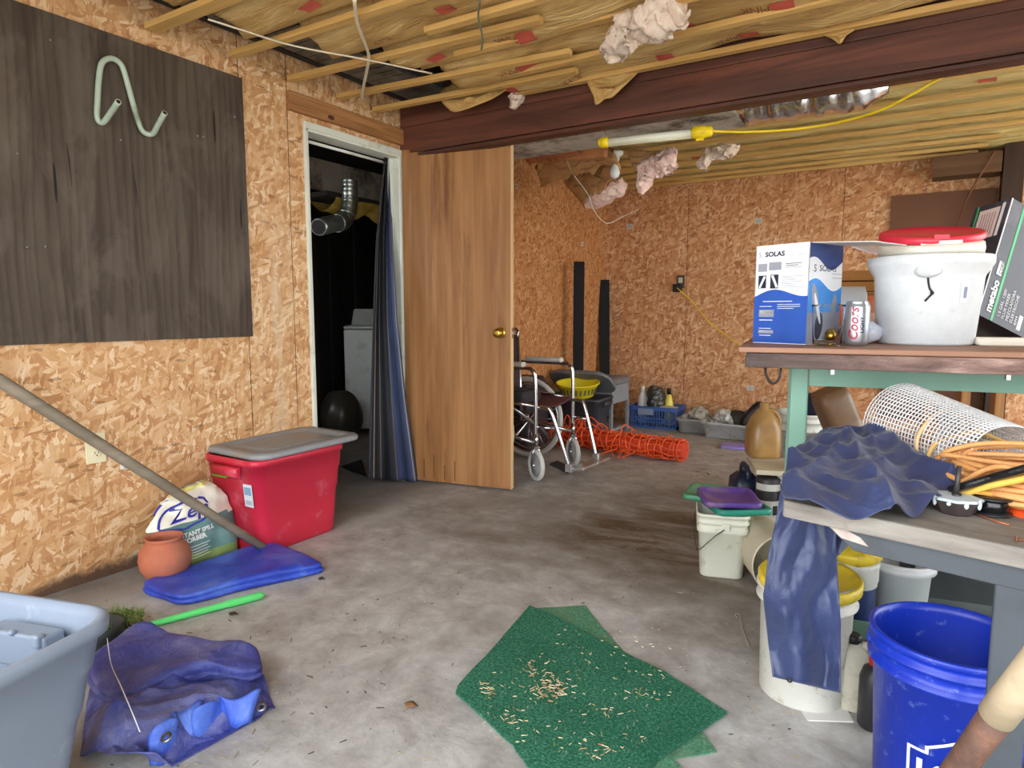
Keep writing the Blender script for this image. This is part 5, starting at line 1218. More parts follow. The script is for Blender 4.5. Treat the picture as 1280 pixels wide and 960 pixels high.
c = on_bench(1049, 431) + camf*.05; m = MB(T(c)); m.lathe([(.012, 0), (.016, .005), (.016, .022), (.009, .028), (.009, .036), (.004, .037)], 20); tag(obj('brass_fitting', m, M_BRASS), 'small brass fitting between the carton and the drink can', 'fitting')
LB = wood('stacked_lumber', (196, 140, 66), (150, 98, 42), 0, 24)
for k in range(6):
    q = at(1046, 380, d=2.55); q.z = BZ + .0015; m = MB(T(q) @ Rz(bench_rot)); m.bb((-.02+.012*(k % 3), .0+.008*(k % 2), .042*k), (.55, .12, .042*k+.038))
    tag(obj('lumber_board', m, LB, bevel=.002), ['lowest', 'second lowest', 'third lowest', 'third highest', 'second highest', 'topmost'][k] + ' brown board of the lumber stack behind the drink can', 'board', 'stacked lumber on the bench')

# ------------------------------------------------------------------ low table in front
TO = V(-.23, 1.367, 0); tex = V(.974, -.227, 0).normalized(); Mt = basis(TO, tex, ez=(0, 0, 1)); trot = math.atan2(tex.y, tex.x); TZ = .68
TW = NT('table_board'); tv = TW.obj(); n_ = TW.noise(TW.map(tv, scale=(4, 26, 26)), 1.0, 6, .65, .4); n2_ = TW.noise(tv, 7, 7, .7)
tc = TW.ramp(n_, [(.3, (110, 104, 98)), (.55, (142, 136, 128)), (.75, (166, 160, 151))]); tc = TW.mix(TW.rng(n2_, .55, .7, 0, .6), tc, lin((176, 168, 156))); tc = TW.mix(TW.rng(TW.noise(TW.map(tv, loc=(3, 3, 3)), 14, 6, .8), .6, .7, 0, .6), tc, lin((92, 84, 78)))
TW.bump(n_, .2, .003); M_TW = TW.fin(tc, .7, Specular_IOR_Level=.3)
SGR = plain((66, 72, 79), .5, var=.1, sc=5, dirt=(54, 58, 62), dirt_amt=.4)
root = thing('low_table', 'low table with a worn grey board top in front of the workbench', 'table', TO, rot=trot)
m = MB(Mt); m.prism([(.012, 0), (1.25, 0), (1.25, .50), (0, .50), (0, .03)], .034, T(0, 0, TZ-.034)); obj('table_top', m, M_TW, root, bevel=.004)
m = MB(Mt); m.add([(.085, .018, TZ-.035), (.14, .018, TZ-.075), (1.2, .018, TZ-.075), (1.2, .018, TZ-.035), (.085, .03, TZ-.035), (.14, .03, TZ-.075), (1.2, .03, TZ-.075), (1.2, .03, TZ-.035)], [(0,1,2,3),(7,6,5,4),(0,4,5,1),(1,5,6,2),(2,6,7,3),(3,7,4,0)], None, False); obj('apron_rail', m, SGR, root, bevel=.002)
m = MB(Mt); m.add([(.093, .0172, TZ-.0365), (.117, .0172, TZ-.055), (.165, .0172, TZ-.060), (.150, .0172, TZ-.046), (.122, .0172, TZ-.0365)], [(0,1,2,3,4)], None, False); obj('bare_patch', m, plain((176, 160, 152), .6, var=.2, sc=30), root, label='chipped pinkish patch on the grey rail')
m = MB(Mt); m.bb((.1, .455, TZ-.075), (1.2, .467, TZ-.035)); obj('apron_rail', m, SGR, root)
for x, y in ((.355, .02), (.355, .43), (1.12, .02), (1.12, .43)):
    m = MB(Mt); m.bb((x, y, 0), (x+.055, y+.005, TZ-.036)); m.bb((x, y, 0), (x+.005, y+.055, TZ-.036)); obj('leg', m, SGR, root, bevel=.001)
# blue cover over the table end
CV = NT('navy_nylon'); cvn = CV.noise(CV.obj(), 6, 5, .6, .4); CV.bump(CV.noise(CV.obj(), 22, 5, .65, 1.2), .28, .012); M_CV = CV.fin(CV.ramp(cvn, [(.3, (38, 47, 82)), (.7, (53, 65, 106))]), .42, Sheen_Weight=.15)
def pd(l): return [at(x, y, d=d_) for x, y, d_ in l]
out = [(977, 621, 1.34), (978, 602, 1.40), (983, 580, 1.47), (986, 566, 1.53), (1000, 559, 1.58), (1016, 555, 1.62), (1026, 534, 1.66), (1042, 532, 1.68), (1056, 543, 1.66), (1066, 545, 1.66), (1078, 534, 1.66), (1096, 534, 1.66), (1108, 540, 1.65), (1112, 548, 1.64), (1132, 547, 1.63), (1150, 560, 1.60), (1157, 572, 1.56), (1178, 582, 1.52), (1197, 592, 1.47), (1192, 608, 1.40), (1176, 624, 1.345), (1150, 637, 1.30), (1130, 641, 1.29), (1112, 650, 1.262), (1090, 645, 1.285), (1060, 640, 1.30), (1030, 634, 1.315), (1000, 627, 1.33)]
ins = [(1008,571,.01),(1040,572,-.012),(1062,572,.018),(1010,588,-.006),(1030,595,.018),(998,600,.012),(1012,612,-.004),(1030,618,.006),(1046,590,-.014),(1050,612,.0),(1060,556,.02),(1072,580,.022),(1082,600,.018),(1096,622,.014),(1106,638,.006),(1080,618,-.006),(1060,625,.004),(1085,556,-.008),(1104,560,.004),(1115,575,.016),(1100,588,-.004),(1130,570,.004),(1138,588,.012),(1120,600,-.006),(1150,600,.008),(1160,585,-.002),(1140,615,-.004),(1165,608,.006),(1125,625,.004),(1180,596,.006),(1048,550,.004),(1035,545,.012),(1085,545,.012),(1100,545,.014)]
cz = lambda py_: .692 + (648 - py_) / 114 * .072
pts = [at(x, y, z=cz(y)) for x, y, _ in out] + [at(x, y, z=cz(y) + dz) for x, y, dz in ins]
m = patch(pts, levels=4, amp=.014, fs=7, iters=2, cre=((1, .35, 15, .022), (.5, 1, 22, .016), (1, -.7, 40, .006)), floor=TZ+.003)
RDG = [([(1056, 543), (1072, 580), (1112, 645)], .03), ([(992, 605), (1040, 577), (1054, 556)], .026), ([(984, 572), (1028, 566), (1052, 574)], .022), ([(1036, 602), (1064, 612), (1092, 634)], .018), ([(1100, 543), (1140, 578), (1190, 598)], .026), ([(1084, 538), (1094, 570), (1104, 590)], .02), ([(1010, 560), (1036, 545)], .02), ([(1115, 600), (1150, 612), (1168, 624)], .014)]
RW = [([at(x, y, z=cz(y)) for x, y in pl], h_) for pl, h_ in RDG]
for i, v in enumerate(m.v):
    for pl, h_ in RW:
        dmin = 9
        for a, b in zip(pl, pl[1:]):
            ab = (b-a).xy; t_ = max(0, min(1, (v.xy-a.xy).dot(ab)/ab.length_squared)); dmin = min(dmin, (v.xy - a.xy - ab*t_).length)
        v.z += h_*(math.exp(-dmin/.022) - .25*math.exp(-((dmin-.05)/.025)**2))
    v.z = max(v.z, TZ+.003)
mm = m
root_cv = tag(obj('navy_cover', m, M_CV, solid=.0025), 'dark blue nylon cover heaped over the left end of the low table', 'cover')
WM[root_cv.name] = Matrix.Translation(root_cv.location)
HL = [(600, 978), (640, 972), (690, 961), (745, 954), (800, 960), (846, 966)]; HR = [(600, 1050), (650, 1044), (700, 1046), (780, 1051), (866, 1050)]
def hang(u, v):
    yp = 600 + v*(246 + 20*u); x = ip(HL, yp)*(1-u) + ip(HR, yp)*u
    f = math.sin(u*7.0+v*2.6+.4)*.020*(.5+v*.4) + .05*noise.noise(Vector((u*2.2+v*1.2, v*3.0, 3))) + .022*(noise.ridged_multi_fractal(Vector((u*1.6+v*.9, v*2.4, 7)), 1, 2, 3, 1, 2)-1)
    return at(x, yp, d=1.50 + .05*v + f*.8 - (0 if u > .12 else .0))
m = MB(); m.smooth = True; m.grid(44, 60, hang); obj('hanging_part', m, M_CV, root_cv, solid=.0025)
m = MB(); m.smooth = True; m.grid(20, 16, lambda u, v: at(1040 + 62*u*(1-.45*v), 640 + v*(62 - 34*u), d=1.58 + .1*u + .02*math.sin(u*8+v*3))); obj('loose_fold', m, M_CV, root_cv, solid=.0025)
m = MB()
for i in range(2): p = at(1026, 846, d=1.53); 
m.lathe([(.003, 0), (.006, 0), (.006, .002), (.003, .002)], 14, T(at(987, 850, d=1.53)) @ Rx(PI/2) , cap0=False, cap1=False); obj('eyelet', m, M_BLACK, root_cv)
# mesh roll
ma, mb2 = at(1128, 530, d=1.64), at(1258, 574, d=1.36); ma.z = max(ma.z, .775); mb2.z = max(mb2.z, .752); axm = (mb2-ma).normalized(); um = V(0, 0, 1).cross(axm).normalized(); wm = axm.cross(um); Lm = (mb2-ma).length
def roll(s_, a):
    r_ = (.104 - .026*s_) * (1 + .05*math.cos(2*a+.6) + .10*s_*math.cos(2*a)); return ma + axm*(Lm*s_) + um*(r_*math.cos(a)) + wm*(r_*math.sin(a))
NR, NL = max(20, int(Lm/.0088)), 66; m = MB(); m.smooth = False
a0_, a1_ = -.2, 2*PI+.35
for i in range(NR+1):
    m.tube([roll(i/NR, a0_ + (a1_-a0_)*k/60) for k in range(61)], .0016, 4)
for j in range(NL+1):
    a = a0_ + (a1_-a0_)*j/NL; m.tube([roll(k/8 + (.0), a) for k in range(9)], .0017, 4)
tag(obj('mesh_roll', m, plain((222, 224, 226), .4, var=.04)), 'rolled sheet of white plastic mesh lying on the low table', 'mesh')
# extension cord coil
r = random.Random(11); OC = plain((222, 160, 98), .45, var=.12, sc=3); m = MB(); pts = []
cc = at(1292, 640, z=TZ); cc = TO + tex*.44 + V(-tex.y, tex.x, 0)*.27; cc.z = TZ
tey = V(-tex.y, tex.x, 0)
for k in range(17):
    sa, sb_ = .24 + r.uniform(-.045, .02), .075 + r.uniform(-.035, .03); h0 = .010 + .0062*(k % 12) + r.uniform(0, .006)
    for i in range(14):
        a = 2*PI*i/14; sq = 1.0
        pts.append(cc + tex*(sa*math.copysign(abs(math.cos(a))**.8, math.cos(a)) + .01*r.random()) + tey*(sb_*math.copysign(abs(math.sin(a))**.9, math.sin(a)) + .012*r.random()) + V(0, 0, h0 + .008*r.random() + .03*max(0, math.sin(a))))
m.tube(cr(pts, 4), .0052, 7)
cord = tag(obj('extension_cord', m, OC), 'thick coil of orange extension cord on the low table', 'cord')
def cw(pl, r_, mat, nm, par=None): 
    m = MB(); m.tube(cr(pd(pl), 7), r_, 8); return obj(nm, m, mat, par)
cw([(1178, 590, 1.42), (1150, 575, 1.44), (1147, 548, 1.45), (1162, 525, 1.46), (1185, 513, 1.47), (1215, 528, 1.47), (1232, 548, 1.46)], .0042, plain((226, 190, 140), .45), 'loose_loop', cord)
cw([(1180, 592, 1.40), (1160, 580, 1.40), (1168, 556, 1.42), (1195, 545, 1.43), (1222, 540, 1.44), (1245, 548, 1.44), (1262, 556, 1.44)], .0045, plain((228, 184, 110), .45), 'loose_loop', cord)
cw([(1188, 614, 1.27), (1210, 598, 1.24), (1235, 586, 1.21), (1258, 584, 1.18), (1290, 595, 1.15)], .0052, OC, 'loose_loop', cord)
t = cw([(1180, 622, 1.27), (1205, 617, 1.24), (1235, 608, 1.20), (1262, 602, 1.17), (1300, 594, 1.13)], .0065, plain((226, 184, 84), .45), 'yellow_cord'); tag(t, 'yellow power cable lying across the front of the orange coil', 'cable'); t.name = 'power_cable'
t = cw([(1188, 612, 1.25), (1210, 606, 1.22), (1240, 597, 1.19), (1262, 591, 1.16), (1310, 578, 1.11)], .0075, plain((24, 24, 26), .3, var=.3, sc=60, bump=.5, bs=80), 'taped_cable'); tag(t, 'cable wrapped in black tape lying on the orange coil', 'cable')
t0 = cw([(1218, 614, 1.22), (1243, 619, 1.225), (1256, 628, 1.25), (1264, 636, 1.235)], .0052, plain((228, 170, 80), .45), 'plug_cord'); 
root = thing('orange_plug', 'bright orange cord plug at the right end of the low table', 'plug', at(1268, 655, z=TZ)); t0.parent = None
M0 = WM[root.name].inverted(); t0.data.transform(M0 @ Matrix.Translation(t0.location)); t0.location = (0, 0, 0); t0.parent = root; t0.name = 'plug_lead'
m = MB(); q0, q1 = at(1262, 634, d=1.235), at(1288, 664, d=1.19); m.tube([q0, q0.lerp(q1, .15), q0.lerp(q1, .4), q0.lerp(q1, .8), q1], [.009, .013, .019, .021, .019], 14); obj('plug_body', m, plain((236, 84, 36), .4, var=.05), root, label='orange plug body')
# paint-coated weight with a rod
c = at(1194, 641, z=TZ); root = thing('cast_weight', 'paint-splashed dark weight with an upright rod on the low table', 'weight', c)
m = MB(T(c)); m.lathe([(.026, 0), (.030, .003), (.042, .026), (.0425, .028)], 8, smooth=False); obj('weight_base', m, plain((58, 48, 46), .7, var=.3, sc=30), root)
m = MB(T(c)); m.lathe([(.0425, .0275), (.0435, .029), (.040, .032), (.02, .033), (.005, .033)], 8, smooth=False)
for k in range(9):
    a = 2*PI*k/9+.2; m.ball((.0392*math.cos(a), .0392*math.sin(a), .0245), (.004, .004, .004+.003*(k % 3)), 8, 6)
obj('paint_crust', m, plain((196, 208, 216), .6, var=.1), root)
m = MB(T(c)); m.cyl((-.001, 0, .03), (.001, .002, .088), .0045, n=12); m.cyl((0, 0, .03), (0, 0, .037), .008, n=6); obj('rod', m, plain((74, 72, 72), .5, .6), root)
c = at(1237, 643, z=TZ) + tey*.01; root = thing('cable_spool', 'small black spool of cable on the low table beside the weight', 'spool', c)
m = MB(T(c)); m.lathe([(.033, 0), (.033, .004), (.024, .005), (.024, .028), (.033, .029), (.033, .033), (.012, .033), (.012, .01)], 32); obj('spool_body', m, plain((30, 30, 32), .35), root)
m = MB(T(c)); m.lathe([(.0245, .005), (.028, .008), (.028, .025), (.0245, .028)], 32, cap0=False, cap1=False); obj('wound_wire', m, plain((18, 18, 20), .2), root)
m = MB(); m.tube([at(1215, 640, z=TZ+.003), at(1245, 652, z=TZ+.003), at(1262, 656, z=TZ+.003)], .0022, 6); tag(obj('copper_wire', m, plain((172, 110, 80), .4, .4)), 'short copper wire lying on the low table beside the spool', 'wire')
m = MB(); q = at(1271, 674, z=TZ+.005); m.cyl(q, q+V(.05, .01, 0), .0026, n=8); m.cyl(q-V(.002, 0, 0), q, .006, n=10); tag(obj('rusty_nail', m, plain((120, 74, 52), .7)), 'rusty nail lying near the front edge of the low table', 'nail')

# ------------------------------------------------------------------ buckets on the floor
def bucket(name, label, c, H, r0, r1, mat, n=48, lip=True, tilt=None, inner=None, ribs=1, cat='bucket', handle=None, hmat=None, hpos=0):
    Mk = T(c) @ (tilt or Matrix()); root = thing(name, label, cat, c); m = MB(Mk); rr_ = lambda z: r0 + (r1-r0)*z/H
    prof = [(r0-.006, 0), (r0, .006)]
    zr = [H*.80, H*.90] if ribs == 2 else [H*.82]
    for z in zr: prof += [(rr_(z)-.001, z-.001), (rr_(z)+.010, z+.001), (rr_(z)+.011, z+.02 if ribs == 1 else z+.006), (rr_(z), z+.024 if ribs == 1 else z+.01)]
    prof += [(r1, H-.016), (r1+.006, H-.014), (r1+.007, H-.002), (r1+.003, H), (r1-.003, H-.001), (r1-.004, H-.02), (r0-.004, .012), (.01, .008)]
    m.lathe(prof, n); obj('bucket_body', m, mat, root)
    if handle:
        m = MB(Mk @ Rz(hpos)); R1 = r1 + .012; zh = H*.84
        m.tube(cr([(R1*math.cos(a)*1.0, R1*math.sin(a)*math.cos(handle) , zh + R1*math.sin(a)*math.sin(handle)) for a in [PI*i/10 for i in range(11)]], 4), .0024, 8); obj('bail_handle', m, hmat or M_STEEL, root)
        for s in (-1, 1): m = MB(Mk @ Rz(hpos)); m.box((s*(r1+.004), 0, zh), (.016, .026, .026)); obj('handle_lug', m, mat, root, bevel=.004)
    return root, Mk
c = V(.085, 1.635, 0); BLU = plain((20, 50, 172), .36, var=.08, sc=5, dirt=(130, 150, 220), dirt_amt=.12, dsc=34)
rb_, Mk = bucket('blue_bucket', 'large blue plastic bucket with a white logo under the low table', c, .372, .130, .148, BLU, 64, ribs=2, handle=-.95, hpos=-.2, hmat=plain((196, 200, 206), .4))
av = math.atan2(-c.y, -c.x) ; rz = lambda z: .130 + .018*z/.372 + .0012
m = MB(Mk)
def bk(v, a_c=av+.28, z0=.165):
    a = a_c + v.x/ .14; return V(rz(v.y+z0)*math.cos(a), rz(v.y+z0)*math.sin(a), v.y+z0)
m.text("LOWE'S", Matrix(), .060, 0, lambda v: bk(V(v.x-.085, v.y-.062, 0)), sx=.9, off=.003)
def stroke(pl, w_=.006):
    for (x0, y0), (x1, y1) in zip(pl, pl[1:]):
        d_ = V(x1-x0, y1-y0, 0); n2 = V(-d_.y, d_.x, 0).normalized()*w_/2; k = max(2, int(d_.length/.008)); e_ = d_.normalized()*w_/2
        vs = []
        for i in range(k+1):
            q = V(x0, y0, 0) - e_ + (d_+e_*2)*i/k; vs += [bk(q+n2), bk(q-n2)]
        m.add(vs, [(2*i, 2*i+1, 2*i+3, 2*i+2) for i in range(k)], None, False, 0)
stroke([(-.10, -.09), (-.10, .0), (-.066, .0), (-.066, .012), (0, .05), (.066, .012), (.066, 0), (.115, 0), (.115, -.09), (-.10, -.09)])
obj('printed_logo', m, plain((214, 222, 240), .5, var=.04), rb_, label='white printed logo with lettering')
WB = plain((222, 222, 214), .5, var=.04, dirt=(140, 132, 116), dirt_amt=.38, dsc=16)
c = V(-.235, 1.905, 0); rb2, Mk = bucket('tall_white_bucket', 'tall scuffed white bucket with a yellow lid behind the hanging blue cover', c, .335, .112, .120, plain((214, 212, 202), .55, var=.05, dirt=(150, 142, 124), dirt_amt=.28, dsc=30), ribs=2, cat='bucket')
YL = plain((224, 196, 52), .45, var=.08, dirt=(150, 130, 60), dirt_amt=.35, dsc=14)
m = MB(Mk @ T(.006, -.004, .322) @ Rx(.05)); m.lathe([(.122, -.012), (.130, -.01), (.131, .014), (.126, .02), (.118, .014), (.02, .012)], 48); obj('lid', m, YL, rb2, label='yellow snap-on lid')
m = MB(T(at(1030, 890, z=.001))); q = [at(1000, 888, z=.0), at(1050, 874, z=0), at(1067, 904, z=0), at(1010, 902, z=0)]; o_ = at(1030, 890, z=.001); m.prism([((p_-o_).x, (p_-o_).y) for p_ in q][::-1], .004); tag(obj('paper_sheet', m, plain((214, 212, 206), .7, var=.06)), 'white paper sheet on the floor at the foot of the tall white bucket', 'paper')
# pails on the lower shelf
SZ = .1325
c = at(1124, 762, d=2.03); c.z = SZ; bucket('white_pail', 'small white pail on the green lower shelf behind the blue bucket', c, .172, .069, .081, plain((226, 228, 230), .4, var=.03), handle=-.4, hpos=.3)
c = at(1063, 760, d=1.99); c.z = SZ; root = thing('paint_tub', 'white and blue paint tub with a yellow lid on the green lower shelf', 'tub', c)
m = MB(T(c)); m.lathe([(.062, 0), (.064, .004), (.064, .112)], 36, cap1=False); obj('blue_label', m, plain((44, 56, 110), .4, var=.1), root)
m = MB(T(c)); m.lathe([(.064, .112), (.067, .115), (.067, .128), (.070, .131), (.070, .172), (.072, .175), (.072, .184), (.068, .188), (.02, .188)], 36); obj('tub_body', m, WB, root)
m = MB(T(c) @ T(0.01, 0, .192) @ Ry(-.2) @ Rx(.15)); m.lathe([(.066, 0), (.070, .002), (.070, .03), (.064, .036), (.02, .036)], 36); obj('lid', m, YL, root)
c = at(1058, 785, z=.0); c = at(1062, 860, d=1.72); c.z = 0
bottle('oil_jug', c + V(0, .05, 0), [(.045, 0), (.05, .006), (.05, .12), (.042, .16), (.02, .185)], (plain((186, 180, 162), .5, var=.1, dirt=(110, 104, 90), dirt_amt=.4), M_BLACK), 'grimy white oil jug on the floor beside the tall white bucket', [(.018, .182), (.019, .20), (.014, .204)], sx=1.0, sy=.7, handle=[(.05, 0, .10), (.07, 0, .13), (.06, 0, .17), (.02, 0, .178)])
c = at(1080, 862, d=1.66); c.z = 0
bottle('dark_bottle', c + V(.02, .03, 0), [(.03, 0), (.034, .006), (.034, .13), (.026, .155), (.014, .165)], (plain((40, 40, 42), .4), plain((196, 40, 44), .4)), 'black bottle with a red cap beside the blue bucket', [(.014, .16), (.015, .18), (.01, .183)])
c = at(1080, 890, z=0); m = MB(T(c) @ Rz(.5)); m.box((.02, .02, .03), (.07, .09, .06)); tag(obj('wood_offcut', m, wood('offcut', (120, 110, 104), (84, 76, 72), 1, 20), bevel=.003), 'grey wooden block on the floor beside the blue bucket', 'block')
m = MB(T(V(.15, 2.455, 0)) @ Rz(bench_rot)); m.loft([[(x, y, z) for x, y in rrect(w_, .17, .02, 3)] for w_, z in ((.36, .1335), (.38, .141), (.40, .45), (.41, .455), (.41, .47), (.38, .47), (.36, .17))]); tag(obj('grey_bin', m, plain((112, 114, 116), .5, var=.1)), 'grey plastic bin at the back of the green lower shelf', 'bin')
# square white bucket with lids
c = V(-.655, 2.66, 0); rt_ = .30; root = thing('square_bucket', 'square white bucket with stacked lids near the workbench', 'bucket', c, rot=rt_); Mq = T(c) @ Rz(rt_)
SQ = plain((216, 216, 198), .5, var=.04, dirt=(168, 164, 144), dirt_amt=.14, dsc=18)
rg = lambda s_, z, g=0: [(x, y, z) for x, y in rrect(.192*s_+g, .192*s_+g, .035, 5)]
m = MB(Mq); m.loft([rg(q_, z_*.835, g_) for q_, z_, g_ in ((.84, 0, 0), (.86, .006, 0), (.95, .215, 0), (.95, .22, .014), (.955, .24, .014), (.955, .243, 0), (.97, .262, 0), (.97, .264, .012), (.975, .27, .012), (.975, .272, 0), (1, .295, 0), (1, .296, .012), (1, .31, .012), (1, .312, 0), (.98, .30, -.004), (.85, .01, -.006))]); obj('bucket_body', m, SQ, root)
m = MB(Mq); m.tube([(.005, -.105, .205), (-.03, -.112, .18), (-.085, -.125, .125), (-.098, -.11, .12), (-.108, .0, .16), (-.105, .105, .205)], .0022, 8); obj('bail_handle', m, plain((84, 82, 80), .4, .6), root)
m = MB(Mq); m.box((.01, -.1, .212), (.03, .012, .03)); obj('handle_lug', m, SQ, root, bevel=.003)
def sqlid(name, lb_, c, rz_, tx, mat, w_=.21):
    Ml_ = T(c) @ Rz(rz_) @ Rx(tx); g = lambda w, z: [(x, y, z) for x, y in rrect(w, w, .03, 5)]
    m = MB(Ml_); m.loft([g(w_, -.012), g(w_+.012, -.01), g(w_+.012, .008), g(w_, .012), g(w_-.02, .010), g(w_-.03, .002), g(w_*.3, .002)]); return tag(obj(name, m, mat), lb_, 'lid')
sqlid('bucket_lid', 'teal green square lid just under the purple one on the white bucket', c + V(.045, .02, .276), rt_+.35, .0, plain((40, 136, 114), .45, var=.06))
sqlid('bucket_lid', 'purple square lid on top of the square white bucket', c + V(.015, .03, .301), rt_+.15, .03, plain((88, 58, 138), .42, var=.08, dirt=(136, 110, 120), dirt_amt=.45, dsc=8))
sqlid('bucket_lid', 'dusty green square lid sticking out behind the purple lid', c + V(-.075, .14, .278), rt_-.2, 0, plain((70, 134, 100), .5, var=.1, dirt=(120, 120, 90), dirt_amt=.4))
# bucket on its side
c = V(-.445, 2.62, .118); Mr = T(c) @ Rz(-1.05) @ Ry(PI/2)
m = MB(Mr); m.lathe([(.10, -.19), (.106, -.18), (.115, .09), (.1175, .10), (.115, .11), (.109, .10), (.10, -.17), (.01, -.175)], 44); tag(obj('cream_tub', m, plain((206, 196, 172), .55, var=.06, dirt=(140, 128, 104), dirt_amt=.35)), 'cream plastic tub lying on its side beside the square white bucket', 'tub')
# jugs behind
m = MB(T(V(-.685, 3.17, 0)) @ Rz(.5)); m.loft([[(x, y, z) for x, y in rrect(w_, d_, .03, 4)] for w_, d_, z in ((.115, .15, 0), (.12, .155, .01), (.12, .155, .19), (.116, .15, .2), (.12, .155, .21), (.115, .14, .27), (.07, .08, .30))]); m.tube(cr([(-.0, -.06, .27), (-.0, -.05, .32), (0, .03, .335), (0, .05, .28)], 5), .012, 8)
rj = tag(obj('dark_blue_jug', m, plain((26, 36, 58), .35, var=.1)), 'dark blue plastic jug standing beside the workbench leg', 'jug')
m = MB(T(V(-.685, 3.17, .30)) @ Rz(.5)); m.lathe([(.02, 0), (.022, .002), (.022, .03), (.018, .033)], 18); obj('cap', m, M_BLACK, rj)
c = V(-.56, 3.08, 0); root = thing('labelled_tub', 'black and white labelled tub beneath the amber jug', 'tub', c); m = MB(T(c)); m.lathe([(.05, 0), (.053, .004), (.055, .30), (.05, .315)], 32); obj('tub_body', m, plain((46, 46, 48), .4), root)
m = MB(T(c)); av2 = math.atan2(-c.y, -c.x)
LBM = [plain((206, 204, 196), .5), M_BLACK]
for zb_, zh_, nm_ in ((.13, .085, 'printed_label'), (.26, .03, 'white_band'), (.06, .02, 'white_band')):
    m = MB(T(c)); m.grid(16, 4, lambda u, v: (.0562*math.cos(av2-1.1+2.2*u), .0562*math.sin(av2-1.1+2.2*u), zb_+zh_*v), mfn=lambda u, v: 1 if (nm_ == 'printed_label' and .25 < v < .8 and int(u*7) % 2 and .15 < u < .85) else 0, smooth=False); obj(nm_, m, LBM, root)
bucket('white_bucket', 'ribbed white bucket next to the labelled tub beneath the amber jug', V(-.435, 3.14, 0), .325, .085, .095, WB, ribs=2)
m = MB(T(V(-.46, 3.22, .327)) @ Rz(.35)); m.bb((-.20, -.13, 0), (.50, .15, .022)); tag(obj('cream_board', m, wood('cream_board', (206, 196, 170), (170, 158, 132), 0, 18), bevel=.002), 'cream painted board laid across the tubs under the amber jug', 'board')
c = at(957, 566, z=.35); c = V(c.x+.0, c.y-.08, .3495)
AM = NT('amber_plastic'); an = AM.noise(AM.obj(), 9, 4); AM.fin(AM.ramp(an, [(.3, (150, 112, 62)), (.7, (196, 156, 96))]), .35, Transmission_Weight=.25)
m = MB(T(c) @ Rz(.5)); m.loft([[(x, y, z) for x, y in rrect(w_, d_, r_, 6)] for w_, d_, r_, z in ((.13, .13, .03, 0), (.145, .145, .035, .01), (.15, .15, .04, .05), (.148, .148, .045, .14), (.12, .12, .05, .19), (.07, .07, .033, .225), (.042, .042, .02, .235), (.04, .04, .019, .262))])
m.tube(cr([(.06, 0, .13), (.075, 0, .17), (.055, 0, .215), (.02, 0, .225)], 5), .012, 8)
tag(obj('amber_jug', m, AM.mat), 'dirty amber translucent gallon jug on the cream board', 'jug')
fluff_piece('rag', [V(-.43, 3.12, .375), V(-.36, 3.16, .40), V(-.30, 3.2, .43), V(-.26, 3.22, .46)], [.03, .055, .06, .035], plain((96, 72, 52), .8, var=.4, sc=20), 'brown rag beside the amber jug on the cream board', 'rag', seed=61, amp=.5)
c = at(1003, 540, d=3.75); c.z = 0; bucket('white_bucket', 'tall white bucket behind the green bench leg', c, .49, .125, .145, WB, ribs=2, handle=-.7, hpos=.6)
m = MB(T(c + V(0.03, 0, .40))); m.loft([[(x*s_, y*s_, z) for x, y in rrect(.2, .14, .06, 5)] for z, s_ in ((0, 1), (.14, 1), (.18, .85), (.195, .5))]); tag(obj('navy_cushion', m, plain((26, 26, 48), .8, var=.1)), 'rounded navy object sticking out of the tall white bucket', 'cushion')
# brown jug tipped on a crate
c = at(1065, 535, d=3.3); m = MB(T(V(c.x, c.y+.1, 0)) @ Rz(.5)); m.bb((-.02, -.15, 0), (.40, .22, .40)); tag(obj('wooden_crate', m, wood('crate_wood', (150, 110, 66), (110, 76, 44), 0, 18), bevel=.004), 'brown wooden crate behind the workbench under the tipped jug', 'crate')
cj = at(1062, 512, d=3.2); Mj = T(V(cj.x, cj.y, .43)) @ Rz(.55) @ Ry(-.42)
m = MB(Mj); m.loft([[(x, y, z) for x, y in rrect(w_, d_, .035, 5)] for w_, d_, z in ((.14, .13, 0), (.155, .145, .012), (.155, .145, .09), (.152, .142, .095), (.155, .145, .10), (.155, .145, .22), (.14, .13, .27))])
tag(obj('brown_jug', m, plain((112, 86, 62), .4, var=.12)), 'brown plastic jug tipped over behind the workbench', 'jug')
for i, x in enumerate((.02, .20, .36)):
    m = MB(T(V(x, 4.6, 0)) @ Rz(.2)); m.bb((0, 0, 0), (.045, .09, .9)); tag(obj('timber_stud', m, wood('stud_%d' % i, (176, 128, 74), (124, 84, 46), 2, 20), bevel=.002), ['leftmost', 'middle', 'rightmost'][i] + ' upright timber stud in the shade behind the workbench', 'timber', 'studs behind the bench')
# wood-handled tool
a, b, e_ = at(1180, 985, d=.88), at(1248, 892, d=.80), at(1330, 790, d=.70)
dd = (b - a).normalized(); a2 = a - dd * (a.z / dd.z - .03/dd.z) if dd.z > 0 else a
root = thing('shovel_handle', 'long wooden tool handle in a rusty steel socket in the near right corner', 'tool', V(a2.x, a2.y, 0))
m = MB(); m.tube([a2, a, b - dd*.06, b], [.016, .0165, .0172, .018], 20); obj('steel_socket', m, plain((92, 66, 54), .75, var=.3, sc=30, dirt=(130, 84, 60), dirt_amt=.4, dsc=40, bump=.4, bs=60), root)
m = MB(); m.tube([b - dd*.004, b + (e_-b)*.5, e_, e_ + (e_-b)*.8], [.0198, .0194, .019, .0185], 20); obj('wooden_shaft', m, wood('pale_shaft', (206, 188, 158), (164, 146, 118), 0, 26), root)

